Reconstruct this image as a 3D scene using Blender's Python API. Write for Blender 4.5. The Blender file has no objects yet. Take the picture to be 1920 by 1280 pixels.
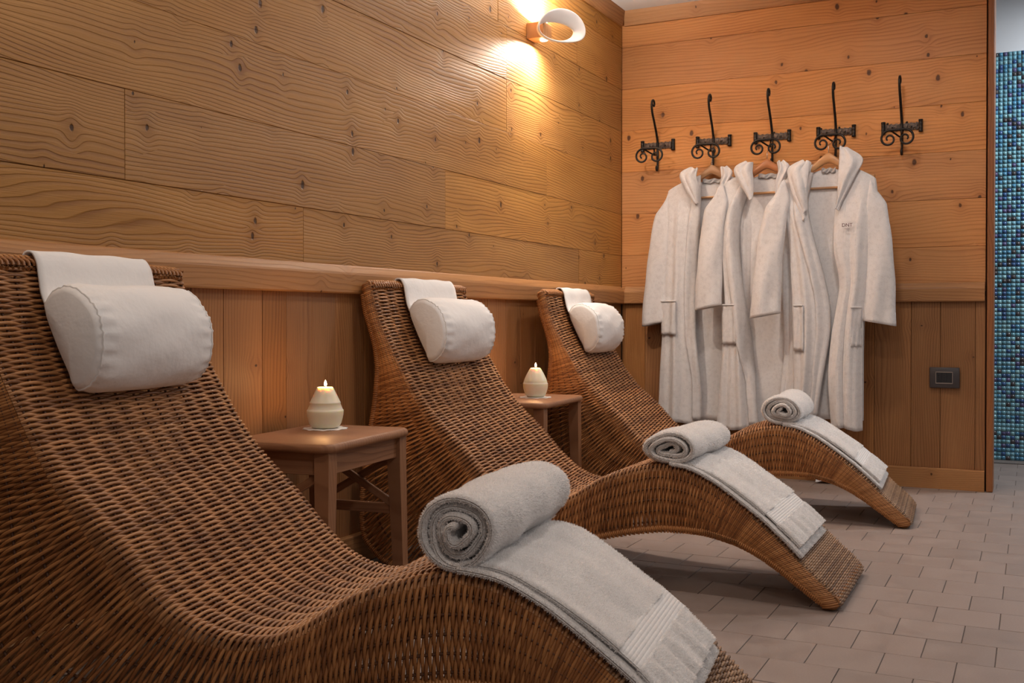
import bpy, bmesh, math, random
import numpy as np
from mathutils import Matrix, Vector

random.seed(7)
rng = np.random.default_rng(7)
S = bpy.context.scene
COL = S.collection

# ------------------------------------------------------------------ camera
EYE = 0.74
CAM = Vector((2.4909 * EYE, -6.6857 * EYE, EYE))
YAW, PITCH = math.radians(-26.3748), math.radians(-0.6133)
cd = bpy.data.cameras.new('camera')
cd.sensor_width = 36.0
cd.lens = 36.0 * 1974.26 / 1920.0
cd.shift_y = -20.914 / 1920.0
cd.clip_start = 0.05
co = bpy.data.objects.new('camera', cd)
COL.objects.link(co)
co.location = CAM
co.rotation_euler = (math.pi / 2 + PITCH, 0.0, -YAW)
S.camera = co

# ------------------------------------------------------------------ world, lights, exposure
S.view_settings.view_transform = 'Standard'
S.view_settings.look = 'None'
S.view_settings.gamma = 1.0
S.view_settings.use_curve_mapping = False
S.view_settings.exposure = 0.06

w = bpy.data.worlds.new('world')
S.world = w
w.use_nodes = True
w.node_tree.nodes['Background'].inputs[0].default_value = (1.0, 0.92, 0.86, 1)
w.node_tree.nodes['Background'].inputs[1].default_value = 0.17


def area_light(name, loc, target, size, power, color, spread=180):
    d = bpy.data.lights.new(name, 'AREA')
    d.shape = 'DISK'
    d.size = size
    d.energy = power
    d.color = color
    d.spread = math.radians(spread)
    o = bpy.data.objects.new(name, d)
    COL.objects.link(o)
    o.location = loc
    o.rotation_euler = (Vector(target) - Vector(loc)).to_track_quat('-Z', 'Y').to_euler()
    return o


def point_light(name, loc, power, color, radius):
    d = bpy.data.lights.new(name, 'POINT')
    d.energy = power
    d.color = color
    d.shadow_soft_size = radius
    o = bpy.data.objects.new(name, d)
    COL.objects.link(o)
    o.location = loc
    return o


WARM = (1.0, 0.86, 0.72)
SOFT = (1.0, 0.885, 0.80)
# recessed ceiling lamps of the room (fittings outside the frame) and an added front fill
area_light('ceiling_lamp_and_fill', (1.15, -2.55, 2.24), (1.15, -2.55, 0), 0.22, 8, SOFT)
area_light('ceiling_lamp_and_fill', (1.25, -1.15, 2.24), (1.2, -1.1, 0), 0.22, 8, SOFT)
area_light('ceiling_lamp_and_fill', (2.35, -4.6, 2.24), (1.6, -3.4, 0), 0.22, 12, SOFT)  # front fill added near the camera to brighten the near sides
area_light('ceiling_lamp_and_fill', (2.75, -2.2, 2.24), (2.0, -2.2, 0), 0.22, 5, SOFT)
# cool light of the shower room behind the end wall
area_light('shower_room_lamp', (2.5, 0.45, 2.3), (2.3, 0.6, 0), 0.3, 27, (0.92, 0.96, 1.0))


# ------------------------------------------------------------------ helpers
def tag(o, label=None, cat=None, group=None, kind=None):
    if label: o['label'] = label
    if cat: o['category'] = cat
    if group: o['group'] = group
    if kind: o['kind'] = kind
    return o


def empty(name, loc=(0, 0, 0), rz=0.0):
    o = bpy.data.objects.new(name, None)
    o.empty_display_size = 0.05
    COL.objects.link(o)
    o.location = loc
    o.rotation_euler = (0, 0, rz)
    return o


def link(name, me, parent=None, matrix=None):
    o = bpy.data.objects.new(name, me)
    COL.objects.link(o)
    if parent is not None:
        o.parent = parent
    if matrix is not None:
        o.matrix_local = matrix
    return o


def mesh_data(name, V, F, mat=None, smooth=True):
    V = np.asarray(V, dtype=np.float32).reshape(-1, 3)
    me = bpy.data.meshes.new(name)
    if isinstance(F, np.ndarray):
        n, k = F.shape
        me.vertices.add(len(V))
        me.vertices.foreach_set('co', V.ravel())
        me.loops.add(n * k)
        me.loops.foreach_set('vertex_index', F.astype(np.int32).ravel())
        me.polygons.add(n)
        me.polygons.foreach_set('loop_start', np.arange(0, n * k, k, dtype=np.int32))
        me.polygons.foreach_set('loop_total', np.full(n, k, dtype=np.int32))
        me.update(calc_edges=True)
    else:
        me.from_pydata([tuple(v) for v in V], [], [tuple(f) for f in F])
        me.update()
    if smooth:
        me.polygons.foreach_set('use_smooth', np.ones(len(me.polygons), dtype=bool))
    if mat: me.materials.append(mat)
    return me


def mesh(name, VF, mat=None, parent=None, smooth=True, matrix=None):
    return link(name, mesh_data(name, VF[0], VF[1], mat, smooth), parent, matrix)


def join(parts):
    Vs, Fs, n = [], [], 0
    for V, F in parts:
        V = np.asarray(V, float).reshape(-1, 3)
        Vs.append(V)
        for f in F:
            Fs.append(tuple(int(i) + n for i in f))
        n += len(V)
    return np.concatenate(Vs), Fs


def box(x0, x1, y0, y1, z0, z1, bev=0.0, seg=1):
    bm = bmesh.new()
    bmesh.ops.create_cube(bm, size=1.0)
    for v in bm.verts:
        v.co.x = x0 + (v.co.x + .5) * (x1 - x0)
        v.co.y = y0 + (v.co.y + .5) * (y1 - y0)
        v.co.z = z0 + (v.co.z + .5) * (z1 - z0)
    if bev > 0:
        bmesh.ops.bevel(bm, geom=bm.edges[:], offset=bev, segments=seg, affect='EDGES', profile=0.5)
    bm.verts.index_update()
    V = [tuple(v.co) for v in bm.verts]
    F = [tuple(v.index for v in f.verts) for f in bm.faces]
    bm.free()
    return np.array(V), F


def prism(poly, axis, a0, a1):
    """extrude a 2-D polygon along axis 0/1/2; poly gives the other two coordinates in order"""
    n = len(poly)
    V = []
    for a in (a0, a1):
        for p in poly:
            q = [p[0], p[1]]
            q.insert(axis, a)
            V.append(q)
    F = [tuple(range(n)), tuple(range(2 * n - 1, n - 1, -1))]
    for i in range(n):
        j = (i + 1) % n
        F.append((i, i + n, j + n, j))
    return np.array(V, float), F


def catmull(pts, n):
    P = np.asarray(pts, float)
    d = np.r_[0, np.cumsum(np.linalg.norm(np.diff(P, axis=0), axis=1))]
    t = np.linspace(0, d[-1], n)
    m = np.gradient(P, d, axis=0)
    i = np.clip(np.searchsorted(d, t, side='right') - 1, 0, len(d) - 2)
    h = (d[i + 1] - d[i])[:, None]
    s = ((t - d[i])[:, None]) / h
    h00, h10, h01, h11 = 2*s**3-3*s**2+1, s**3-2*s**2+s, -2*s**3+3*s**2, s**3-s**2
    return h00*P[i] + h10*h*m[i] + h01*P[i+1] + h11*h*m[i+1]


def tube(path, r, sides=8, cap=True, flat=None):
    P = np.asarray(path, float)
    n = len(P)
    r = np.broadcast_to(np.asarray(r, float), (n,))
    T = np.gradient(P, axis=0)
    T /= np.linalg.norm(T, axis=1)[:, None] + 1e-12
    N = np.zeros_like(P)
    a = np.array([0, 0, 1.]) if abs(T[0][2]) < .9 else np.array([1., 0, 0])
    v = a - T[0] * (a @ T[0])
    v /= np.linalg.norm(v)
    for i in range(n):
        v = v - T[i] * (v @ T[i])
        v /= np.linalg.norm(v) + 1e-12
        N[i] = v
    B = np.cross(T, N)
    ang = np.linspace(0, 2 * math.pi, sides, endpoint=False)
    V = P[:, None, :] + r[:, None, None] * (np.cos(ang)[None, :, None] * N[:, None, :] + np.sin(ang)[None, :, None] * B[:, None, :] * (flat or 1.0))
    F = []
    for i in range(n - 1):
        for k in range(sides):
            k2 = (k + 1) % sides
            F.append((i*sides+k, i*sides+k2, (i+1)*sides+k2, (i+1)*sides+k))
    if cap:
        F.append(tuple(range(sides - 1, -1, -1)))
        F.append(tuple((n - 1) * sides + k for k in range(sides)))
    return V.reshape(-1, 3), F


def helix_on(path, radius, pitch, strand, sides=5, steps=10, phase=0.0):
    """one strand wound tightly round a rail"""
    P = np.asarray(path, float)
    d = np.r_[0, np.cumsum(np.linalg.norm(np.diff(P, axis=0), axis=1))]
    n = max(8, int(d[-1] / pitch * steps))
    t = np.linspace(0, d[-1], n)
    Q = np.stack([np.interp(t, d, P[:, k]) for k in range(3)], 1)
    T = np.gradient(Q, axis=0)
    T /= np.linalg.norm(T, axis=1)[:, None]
    up = np.array([0, 0, 1.])
    if abs(T[:, 2]).max() > .92: up = np.array([0, 1., 0])
    N = up - T * (T @ up)[:, None]
    N /= np.linalg.norm(N, axis=1)[:, None]
    B = np.cross(T, N)
    a = t / pitch * 2 * math.pi + phase
    H = Q + radius * (np.cos(a)[:, None] * N + np.sin(a)[:, None] * B)
    return tube_np(H[None], strand, sides)


def tube_np(P, r, sides=5, Nrm=None):
    r = np.asarray(r, float).reshape(-1, 1, 1, 1)
    """many tubes at once: P (m, n, 3) -> V, F arrays (open ends)"""
    m, n, _ = P.shape
    T = np.gradient(P, axis=1)
    T /= np.linalg.norm(T, axis=2)[..., None] + 1e-12
    if Nrm is None:
        ref = np.zeros_like(P)
        ref[..., 2] = 1.0
        bad = np.abs(T[..., 2]) > .95
        ref[bad] = (1, 0, 0)
        Nrm = ref
    N = Nrm - T * (T * Nrm).sum(2)[..., None]
    N /= np.linalg.norm(N, axis=2)[..., None] + 1e-12
    B = np.cross(T, N)
    ang = np.linspace(0, 2 * math.pi, sides, endpoint=False)
    V = P[:, :, None, :] + r * (np.cos(ang)[None, None, :, None] * N[:, :, None, :] + np.sin(ang)[None, None, :, None] * B[:, :, None, :])
    idx = np.arange(m * n * sides).reshape(m, n, sides)
    nx = np.roll(idx, -1, axis=2)
    F = np.stack([idx[:, :-1], nx[:, :-1], nx[:, 1:], idx[:, 1:]], axis=-1).reshape(-1, 4)
    return V.reshape(-1, 3), F


def grid(P, closev=False):
    """surface through P (nu, nv, 3)"""
    nu, nv, _ = P.shape
    idx = np.arange(nu * nv).reshape(nu, nv)
    if closev:
        nx = np.roll(idx, -1, axis=1)
        F = np.stack([idx[:-1], nx[:-1], nx[1:], idx[1:]], -1).reshape(-1, 4)
    else:
        F = np.stack([idx[:-1, :-1], idx[:-1, 1:], idx[1:, 1:], idx[1:, :-1]], -1).reshape(-1, 4)
    return P.reshape(-1, 3), F


def lathe(prof, n=40, cx=0.0, cy=0.0):
    a = np.linspace(0, 2 * math.pi, n, endpoint=False)
    P = np.array([[(cx + r * math.cos(t), cy + r * math.sin(t), z) for t in a] for r, z in prof])
    V, F = grid(P, closev=True)
    F = [tuple(f) for f in F]
    if prof[0][0] > 1e-5: F.append(tuple(range(n - 1, -1, -1)))
    if prof[-1][0] > 1e-5: F.append(tuple((len(prof) - 1) * n + k for k in range(n)))
    return V, F


def solidify(o, t, offset=0.0, sub=0):
    m = o.modifiers.new('thickness', 'SOLIDIFY')
    m.thickness = t
    m.offset = offset
    if sub:
        s = o.modifiers.new('smooth', 'SUBSURF')
        s.levels = sub
        s.render_levels = sub
    return o


# ------------------------------------------------------------------ materials
class NT:
    def __init__(self, name):
        self.m = bpy.data.materials.new(name)
        self.m.use_nodes = True
        self.t = self.m.node_tree
        self.b = self.t.nodes['Principled BSDF']

    def n(self, typ, **kw):
        nd = self.t.nodes.new(typ)
        for k, v in kw.items(): setattr(nd, k, v)
        return nd

    def l(self, a, b): self.t.links.new(a, b)

    def val(self, sock, v):
        if isinstance(v, (int, float, tuple, list)): sock.default_value = v
        else: self.l(v, sock)

    def math(self, op, a, b=None, c=None, clamp=False):
        nd = self.n('ShaderNodeMath', operation=op, use_clamp=clamp)
        self.val(nd.inputs[0], a)
        if b is not None: self.val(nd.inputs[1], b)
        if c is not None: self.val(nd.inputs[2], c)
        return nd.outputs[0]

    def vmath(self, op, a, b=None):
        nd = self.n('ShaderNodeVectorMath', operation=op)
        self.val(nd.inputs[0], a)
        if b is not None: self.val(nd.inputs[1], b)
        return nd.outputs[0]

    def xyz(self, x, y, z=0.0):
        nd = self.n('ShaderNodeCombineXYZ')
        for i, v in enumerate((x, y, z)): self.val(nd.inputs[i], v)
        return nd.outputs[0]

    def sep(self, v):
        nd = self.n('ShaderNodeSeparateXYZ')
        self.l(v, nd.inputs[0])
        return nd.outputs

    def noise(self, vec, scale, detail=2.0, rough=0.5, dim='3D'):
        nd = self.n('ShaderNodeTexNoise', noise_dimensions=dim)
        if vec is not None: self.l(vec, nd.inputs['Vector'])
        nd.inputs['Scale'].default_value = scale
        nd.inputs['Detail'].default_value = detail
        nd.inputs['Roughness'].default_value = rough
        return nd.outputs['Fac']

    def ramp(self, fac, stops):
        nd = self.n('ShaderNodeValToRGB')
        el = nd.color_ramp.elements
        while len(el) < len(stops): el.new(0.5)
        for e, (p, c) in zip(el, stops):
            e.position = p
            e.color = (*c, 1) if len(c) == 3 else c
        self.l(fac, nd.inputs[0])
        return nd.outputs[0]

    def mix(self, fac, a, b, blend='MIX'):
        nd = self.n('ShaderNodeMix', data_type='RGBA', blend_type=blend)
        self.val(nd.inputs[0], fac)
        self.val(nd.inputs[6], (*a, 1) if isinstance(a, tuple) and len(a) == 3 else a)
        self.val(nd.inputs[7], (*b, 1) if isinstance(b, tuple) and len(b) == 3 else b)
        return nd.outputs[2]

    def maprange(self, v, a, b, c, d, smooth=False):
        nd = self.n('ShaderNodeMapRange', interpolation_type='SMOOTHSTEP' if smooth else 'LINEAR')
        for i, q in enumerate((v, a, b, c, d)): self.val(nd.inputs[i], q)
        return nd.outputs[0]

    def bump(self, h, strength, dist):
        nd = self.n('ShaderNodeBump')
        nd.inputs['Strength'].default_value = strength
        nd.inputs['Distance'].default_value = dist
        self.l(h, nd.inputs['Height'])
        self.l(nd.outputs[0], self.b.inputs['Normal'])

    def set(self, color=None, rough=None, metal=None, spec=None):
        if color is not None: self.val(self.b.inputs['Base Color'], (*color, 1) if isinstance(color, tuple) and len(color) == 3 else color)
        if rough is not None: self.val(self.b.inputs['Roughness'], rough)
        if metal is not None: self.b.inputs['Metallic'].default_value = metal
        if spec is not None: self.b.inputs['Specular IOR Level'].default_value = spec
        return self.m

    def coord(self):
        return self.n('ShaderNodeTexCoord').outputs['Object']

    def rand(self):
        return self.n('ShaderNodeObjectInfo').outputs['Random']


def wood(name, light, mid, dark, rings=84.0, knots=True, rough=0.5, vary=0.14, relief=0.75, dens=(3.9, 8.6), knot_r=0.0140):
    g = NT(name)
    r = g.rand()
    p = g.vmath('ADD', g.coord(), g.xyz(g.math('MULTIPLY', r, 61.0), g.math('MULTIPLY', r, 23.7), g.math('MULTIPLY', r, 9.1)))
    px, py, pz = g.sep(p)
    yy = py
    kmask = None
    if knots:
        sx, sy = dens
        sc = g.xyz(g.math('MULTIPLY', px, sx), g.math('MULTIPLY', py, sy))
        vo = g.n('ShaderNodeTexVoronoi', voronoi_dimensions='2D', feature='F1')
        g.l(sc, vo.inputs['Vector'])
        vo.inputs['Scale'].default_value = 1.0
        vo.inputs['Randomness'].default_value = 0.95
        dl = g.sep(g.vmath('SUBTRACT', sc, vo.outputs['Position']))
        dx = g.math('DIVIDE', dl[0], sx)
        dy = g.math('DIVIDE', dl[1], sy)
        cr = g.sep(vo.outputs['Color'])
        rr = g.maprange(cr[0], 0.18, 0.92, 0.0, 1.0)
        rr = g.math('MAXIMUM', rr, 0.0)
        wob = g.math('MULTIPLY', g.math('SUBTRACT', g.noise(p, 90.0, 1.0), 0.5), 0.008)
        d2 = g.math('ADD', g.math('POWER', g.math('MULTIPLY', dx, 1.55), 2.0), g.math('POWER', dy, 2.0))
        d = g.math('ADD', g.math('SQRT', d2), wob)
        rad = g.math('MULTIPLY', rr, knot_r)
        kmask = g.math('SUBTRACT', 1.0, g.maprange(d, g.math('MULTIPLY', rad, 0.55), g.math('ADD', rad, 0.0012), 0.0, 1.0, True))
        kmask = g.math('MULTIPLY', kmask, g.math('GREATER_THAN', rr, 0.08))
        halo = g.math('POWER', 2.718, g.math('MULTIPLY', d2, -650.0))
        halo = g.math('MULTIPLY', halo, g.math('MINIMUM', g.math('MULTIPLY', rr, 1.8), 1.0))
        yy = g.math('SUBTRACT', py, g.math('MULTIPLY', g.math('MULTIPLY', dy, halo), 0.85))
    wv = g.xyz(g.math('MULTIPLY', px, 1.1), g.math('MULTIPLY', py, 5.0), g.math('MULTIPLY', pz, 2.0))
    w1 = g.math('MULTIPLY', g.math('SUBTRACT', g.noise(wv, 1.0, 1.5), 0.5), 0.15)
    w2 = g.math('MULTIPLY', g.math('SUBTRACT', g.noise(g.xyz(g.math('MULTIPLY', px, 9.0), g.math('MULTIPLY', py, 22.0)), 1.0, 1.0), 0.5), 0.006)
    gg = g.math('MULTIPLY', g.math('ADD', g.math('ADD', yy, w1), w2), rings)
    ring = g.math('FRACT', gg)
    fib = g.noise(g.xyz(g.math('MULTIPLY', px, 6.0), g.math('MULTIPLY', py, 420.0)), 1.0, 2.0, 0.6)
    blot = g.noise(g.xyz(g.math('MULTIPLY', px, 1.6), g.math('MULTIPLY', py, 9.0)), 1.0, 2.0)
    inten = g.maprange(blot, 0.32, 0.68, 0.18, 1.0)
    rg = g.ramp(ring, [(0.0, (0, 0, 0)), (0.45, (0.12, 0.12, 0.12)), (0.80, (0.9, 0.9, 0.9)), (0.9, (1, 1, 1)), (1.0, (0.0, 0.0, 0.0))])
    rgv = g.sep(rg)[0]
    c = g.mix(g.math('MULTIPLY', g.math('MULTIPLY', rgv, inten), 0.78), g.mix(blot, light, mid), dark)
    c = g.mix(g.maprange(fib, 0.3, 0.7, 0.0, 0.35), c, dark)
    if knots:
        c = g.mix(g.math('MULTIPLY', halo, 0.35), c, dark)
        c = g.mix(g.math('MULTIPLY', kmask, 0.92), c, (dark[0] * .22, dark[1] * .2, dark[2] * .2))
    hs = g.n('ShaderNodeHueSaturation')
    hs.inputs['Hue'].default_value = 0.5
    g.l(g.maprange(g.math('FRACT', g.math('MULTIPLY', r, 7.13)), 0, 1, 1.0 - vary * .25, 1.0 + vary * .18), hs.inputs['Saturation'])
    g.l(g.maprange(g.math('FRACT', g.math('MULTIPLY', r, 3.77)), 0, 1, 1.0 - vary, 1.0 + vary * .45), hs.inputs['Value'])
    g.l(c, hs.inputs['Color'])
    h = g.math('SUBTRACT', g.math('MULTIPLY', fib, 0.25), g.math('MULTIPLY', rgv, 0.6))
    if knots: h = g.math('SUBTRACT', h, g.math('MULTIPLY', kmask, 1.2))
    g.bump(h, relief, 0.0022)
    return g.set(hs.outputs[0], rough, spec=0.35)


M = {}
M['plank'] = wood('larch_cladding', (0.535, 0.270, 0.070), (0.435, 0.202, 0.047), (0.200, 0.073, 0.015), vary=0.17)
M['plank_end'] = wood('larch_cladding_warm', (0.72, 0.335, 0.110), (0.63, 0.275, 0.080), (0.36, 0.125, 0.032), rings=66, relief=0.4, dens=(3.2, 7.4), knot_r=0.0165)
M['board'] = wood('larch_boarding', (0.42, 0.20, 0.072), (0.34, 0.15, 0.050), (0.17, 0.062, 0.019), rings=85, relief=0.3, dens=(3.0, 5.6), knot_r=0.008, vary=0.2)
M['trim'] = wood('larch_trim', (0.48, 0.245, 0.098), (0.41, 0.195, 0.072), (0.26, 0.11, 0.04), rings=70, relief=0.25, dens=(1.5, 5.0), knot_r=0.010, vary=0.1)
M['post'] = wood('larch_post', (0.36, 0.145, 0.05), (0.30, 0.11, 0.036), (0.19, 0.065, 0.02), rings=95, knots=False, relief=0.2, vary=0.05)
M['table'] = wood('oiled_oak', (0.36, 0.178, 0.088), (0.29, 0.132, 0.062), (0.18, 0.074, 0.034), rings=70, knots=False, rough=0.5, vary=0.08, relief=0.12)
M['hanger'] = wood('beech', (0.62, 0.36, 0.19), (0.56, 0.31, 0.15), (0.42, 0.21, 0.09), rings=120, knots=False, rough=0.35, vary=0.25, relief=0.05)

M['hanger_red'] = wood('red_beech', (0.50, 0.215, 0.095), (0.44, 0.175, 0.070), (0.32, 0.12, 0.045), rings=120, knots=False, rough=0.35, vary=0.05, relief=0.05)


def mat_tile():
    g = NT('floor_tile')
    r = g.rand()
    p = g.vmath('ADD', g.coord(), g.xyz(g.math('MULTIPLY', r, 31.0), g.math('MULTIPLY', r, 17.0)))
    n1 = g.noise(p, 14.0, 4.0, .6)
    n2 = g.noise(p, 260.0, 2.0, .6)
    f = g.math('ADD', g.math('MULTIPLY', n1, .6), g.math('MULTIPLY', n2, .4))
    c = g.ramp(f, [(0.3, (0.245, 0.190, 0.167)), (0.7, (0.320, 0.254, 0.222))])
    hs = g.n('ShaderNodeHueSaturation')
    g.l(g.maprange(r, 0, 1, 0.93, 1.05), hs.inputs['Value'])
    g.l(c, hs.inputs['Color'])
    g.bump(n2, 0.15, 0.001)
    return g.set(hs.outputs[0], g.maprange(n1, .3, .7, .42, .6), spec=0.4)


def mat_plain(name, color, rough=.6, metal=0.0, spec=.5, nscale=None, nstr=.2, ndist=.001, cvar=0.0):
    g = NT(name)
    c = color
    if nscale:
        n = g.noise(g.coord(), nscale, 3.0, .6)
        g.bump(n, nstr, ndist)
        if cvar: c = g.ramp(n, [(0.3, tuple(x * (1 - cvar) for x in color)), (0.7, tuple(min(1, x * (1 + cvar)) for x in color))])
    return g.set(c, rough, metal, spec)


def mat_terry(name, color, scale=420.0, strength=.55, dist=.004, stripes=0.0):
    g = NT(name)
    co_ = g.coord()
    n = g.noise(co_, scale, 3.0, .7)
    n2 = g.noise(co_, scale * .16, 2.0, .55)
    h = g.math('ADD', n, g.math('MULTIPLY', n2, .9))
    c = g.ramp(h, [(0.55, tuple(x * .80 for x in color)), (1.15, color)])
    g.b.inputs['Sheen Weight'].default_value = .35
    g.b.inputs['Sheen Roughness'].default_value = .5
    g.bump(h, strength, dist)
    return g.set(c, .95, spec=.1)


def mat_cotton():
    g = NT('white_cotton')
    p = g.coord()
    n = g.noise(p, 24.0, 3.0, .55)
    n2 = g.noise(p, 900.0, 1.0, .5)
    g.bump(g.math('ADD', g.math('MULTIPLY', n, 1.0), g.math('MULTIPLY', n2, .05)), .28, .009)
    return g.set((.83, .81, .80), .85, spec=.2)


def mat_wicker(name, light, mid, dark):
    g = NT(name)
    at = g.n('ShaderNodeAttribute', attribute_name='strand')
    f = at.outputs['Fac']
    p = g.coord()
    n = g.noise(p, 26.0, 3.0, .6)
    n2 = g.noise(p, 7.0, 2.0, .5)
    n3 = g.noise(p, 500.0, 2.0, .6)
    v = g.math('ADD', g.math('MULTIPLY', f, .40), g.math('ADD', g.math('MULTIPLY', n, .40), g.math('MULTIPLY', n2, .45)))
    v = g.math('SUBTRACT', v, 0.12)
    c = g.ramp(v, [(0.12, dark), (0.42, mid), (0.66, light), (0.95, tuple(min(1, x * 1.25) for x in light))])
    g.bump(n3, .15, .001)
    return g.set(c, .42, spec=.45)


M['tile'] = mat_tile()
M['grout'] = mat_plain('grout', (.15, .12, .105), .9)
M['plaster'] = mat_plain('white_plaster', (.74, .77, .81), .85, nscale=60, nstr=.1)
M['wallback'] = mat_plain('wall_core', (.10, .06, .035), .9)
M['cotton'] = mat_cotton()
M['towel'] = mat_terry('white_terry_towel', (.84, .815, .805), 260, .8, .006)
def mat_pile():
    m = bpy.data.materials.new('white_terry_pile')
    m.use_nodes = True
    t = m.node_tree
    t.nodes.remove(t.nodes['Principled BSDF'])
    d, tr, mx = t.nodes.new('ShaderNodeBsdfDiffuse'), t.nodes.new('ShaderNodeBsdfTranslucent'), t.nodes.new('ShaderNodeMixShader')
    for n_ in (d, tr): n_.inputs[0].default_value = (.96, .94, .93, 1)
    mx.inputs[0].default_value = .5
    t.links.new(d.outputs[0], mx.inputs[1])
    t.links.new(tr.outputs[0], mx.inputs[2])
    t.links.new(mx.outputs[0], t.nodes['Material Output'].inputs[0])
    return m


M['towel_pile'] = mat_pile()
M['towel_band'] = mat_terry('white_towel_border', (.80, .775, .76), 900, .2, .001)
M['robe'] = mat_terry('white_terry_robe', (.81, .79, .795), 330, .5, .004)
M['robe_in'] = mat_terry('white_robe_lining', (.81, .79, .795), 500, .3, .002)
M['wicker'] = mat_wicker('rattan_strand', (.45, .215, .088), (.30, .130, .048), (.13, .048, .019))
M['wicker_side'] = mat_wicker('rattan_strand_side', (.46, .205, .072), (.31, .122, .038), (.13, .045, .016))
M['wicker_wrap'] = mat_wicker('rattan_wrap', (.48, .222, .080), (.36, .150, .048), (.18, .066, .022))
M['wicker_foot'] = mat_wicker('rattan_strand_dry', (.37, .215, .115), (.225, .115, .052), (.085, .038, .018))
M['rib'] = mat_plain('rattan_rod', (.11, .042, .016), .6)
M['iron'] = mat_plain('wrought_iron', (.030, .026, .024), .42, .75, .5, 160, .5, .002, .5)
M['iron_plate'] = mat_plain('hammered_iron', (.075, .055, .045), .45, .7, .5, 70, .9, .004, .6)
M['steel'] = mat_plain('chrome', (.7, .7, .7), .18, 1.0)
M['label'] = mat_plain('grey_satin_label', (.42, .41, .42), .35, nscale=80, nstr=.4, ndist=.004)
M['black'] = mat_plain('black_plastic', (.018, .018, .022), .35)
M['plate'] = mat_plain('charcoal_plate', (.055, .047, .050), .38)
M['silver'] = mat_plain('satin_metal', (.42, .36, .32), .35, .8)
M['lampwhite'] = mat_plain('white_lacquer', (.74, .72, .72), .35)
M['embroid'] = mat_plain('dark_red_thread', (.085, .022, .024), .7)
M['doily'] = mat_plain('lace_doily', (.72, .68, .64), .9, nscale=300, nstr=.5)


def mat_wax():
    g = NT('cream_wax')
    g.b.inputs['Subsurface Weight'].default_value = .7
    g.b.inputs['Subsurface Radius'].default_value = (1.0, .62, .32)
    g.b.inputs['Subsurface Scale'].default_value = .022
    return g.set((.83, .77, .60), .38)


def mat_emit(name, color, strength):
    m = bpy.data.materials.new(name)
    m.use_nodes = True
    b = m.node_tree.nodes['Principled BSDF']
    b.inputs['Base Color'].default_value = (*color, 1)
    b.inputs['Emission Color'].default_value = (*color, 1)
    b.inputs['Emission Strength'].default_value = strength
    return m


M['wax'] = mat_wax()
M['flame'] = mat_emit('candle_flame', (1.0, .72, .40), 28)
M['wick'] = mat_plain('wick', (.03, .02, .015), .9)


def mat_mosaic():
    g = NT('glass_mosaic')
    at = g.n('ShaderNodeAttribute', attribute_name='Col')
    n = g.noise(g.coord(), 90.0, 2.0)
    c = g.mix(g.maprange(n, .3, .7, 0, .35), at.outputs['Color'], (.05, .08, .10))
    return g.set(c, .18, spec=.6)


M['mosaic'] = mat_mosaic()
M['mosaic_grout'] = mat_plain('mosaic_grout', (.20, .27, .31), .9)

# ------------------------------------------------------------------ room: floor
TX, TY = 0.1476, 0.1518
floor = mesh('floor', box(-0.4, 4.2, -6.2, 1.3, -0.10, -0.003), M['grout'], smooth=False)
tag(floor, 'beige stoneware tile floor laid in running bond', 'floor', kind='structure')


def project(p):
    d = Vector(p) - CAM
    f = Vector((math.sin(YAW) * math.cos(PITCH), math.cos(YAW) * math.cos(PITCH), math.sin(PITCH)))
    r = Vector((math.cos(YAW), -math.sin(YAW), 0))
    u = r.cross(f)
    z = d.dot(f)
    if z < .1: return None
    return 960 + 1974.26 * d.dot(r) / z, 619.1 - 1974.26 * d.dot(u) / z


tile_me = mesh_data('tile', *box(-TX/2+.0009, TX/2-.0009, -TY/2+.0009, TY/2-.0009, -.009, 0, .0008), M['tile'], False)
rest = []
k0, k1 = int((-6.2 + 2.19) / TY), int((1.01 + 2.19) / TY) + 1
ntile = 0
for k in range(k0, k1):
    yc = -2.190 - TY / 2 + k * TY
    ofs = 1.5504 + (TX / 2 if k % 2 else 0.0) + TX / 2
    for j in range(-14, 18):
        xc = ofs + j * TX
        if xc < 0.03 or xc > 4.1: continue
        vis = False
        for ax in (-.5, 0, .5):
            for ay in (-.5, 0, .5):
                q = project((xc + ax * TX, yc + ay * TY, 0))
                if q and -5 < q[0] < 1925 and 860 < q[1] < 1290: vis = True
        if vis and xc > 0.62 and (yc < 0.0 or xc > 1.6) and yc > -3.55 and ntile < 295:
            link('tile', tile_me, floor, Matrix.Translation((xc, yc, random.uniform(-.0004, .0003))))
            ntile += 1
        else:
            rest.append((xc, yc))
tb = box(-TX/2+.0013, TX/2-.0013, -TY/2+.0013, TY/2-.0013, -.009, 0)
tag(mesh('tiles', join([(tb[0] + np.array([x, y, 0]), tb[1]) for x, y in rest]), M['tile'], floor, False), kind='stuff')

# ------------------------------------------------------------------ room: walls
MATL = lambda loc: Matrix(((0, 0, 1, loc[0]), (1, 0, 0, loc[1]), (0, 1, 0, loc[2]), (0, 0, 0, 1)))      # plank on left wall
MATE = lambda loc: Matrix(((1, 0, 0, loc[0]), (0, 0, -1, loc[1]), (0, 1, 0, loc[2]), (0, 0, 0, 1)))     # plank on end wall
MATLV = lambda loc: Matrix(((0, 0, 1, loc[0]), (0, -1, 0, loc[1]), (1, 0, 0, loc[2]), (0, 0, 0, 1)))    # upright board, left wall
MATEV = lambda loc: Matrix(((0, -1, 0, loc[0]), (0, 0, -1, loc[1]), (1, 0, 0, loc[2]), (0, 0, 0, 1)))   # upright board, end wall

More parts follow.
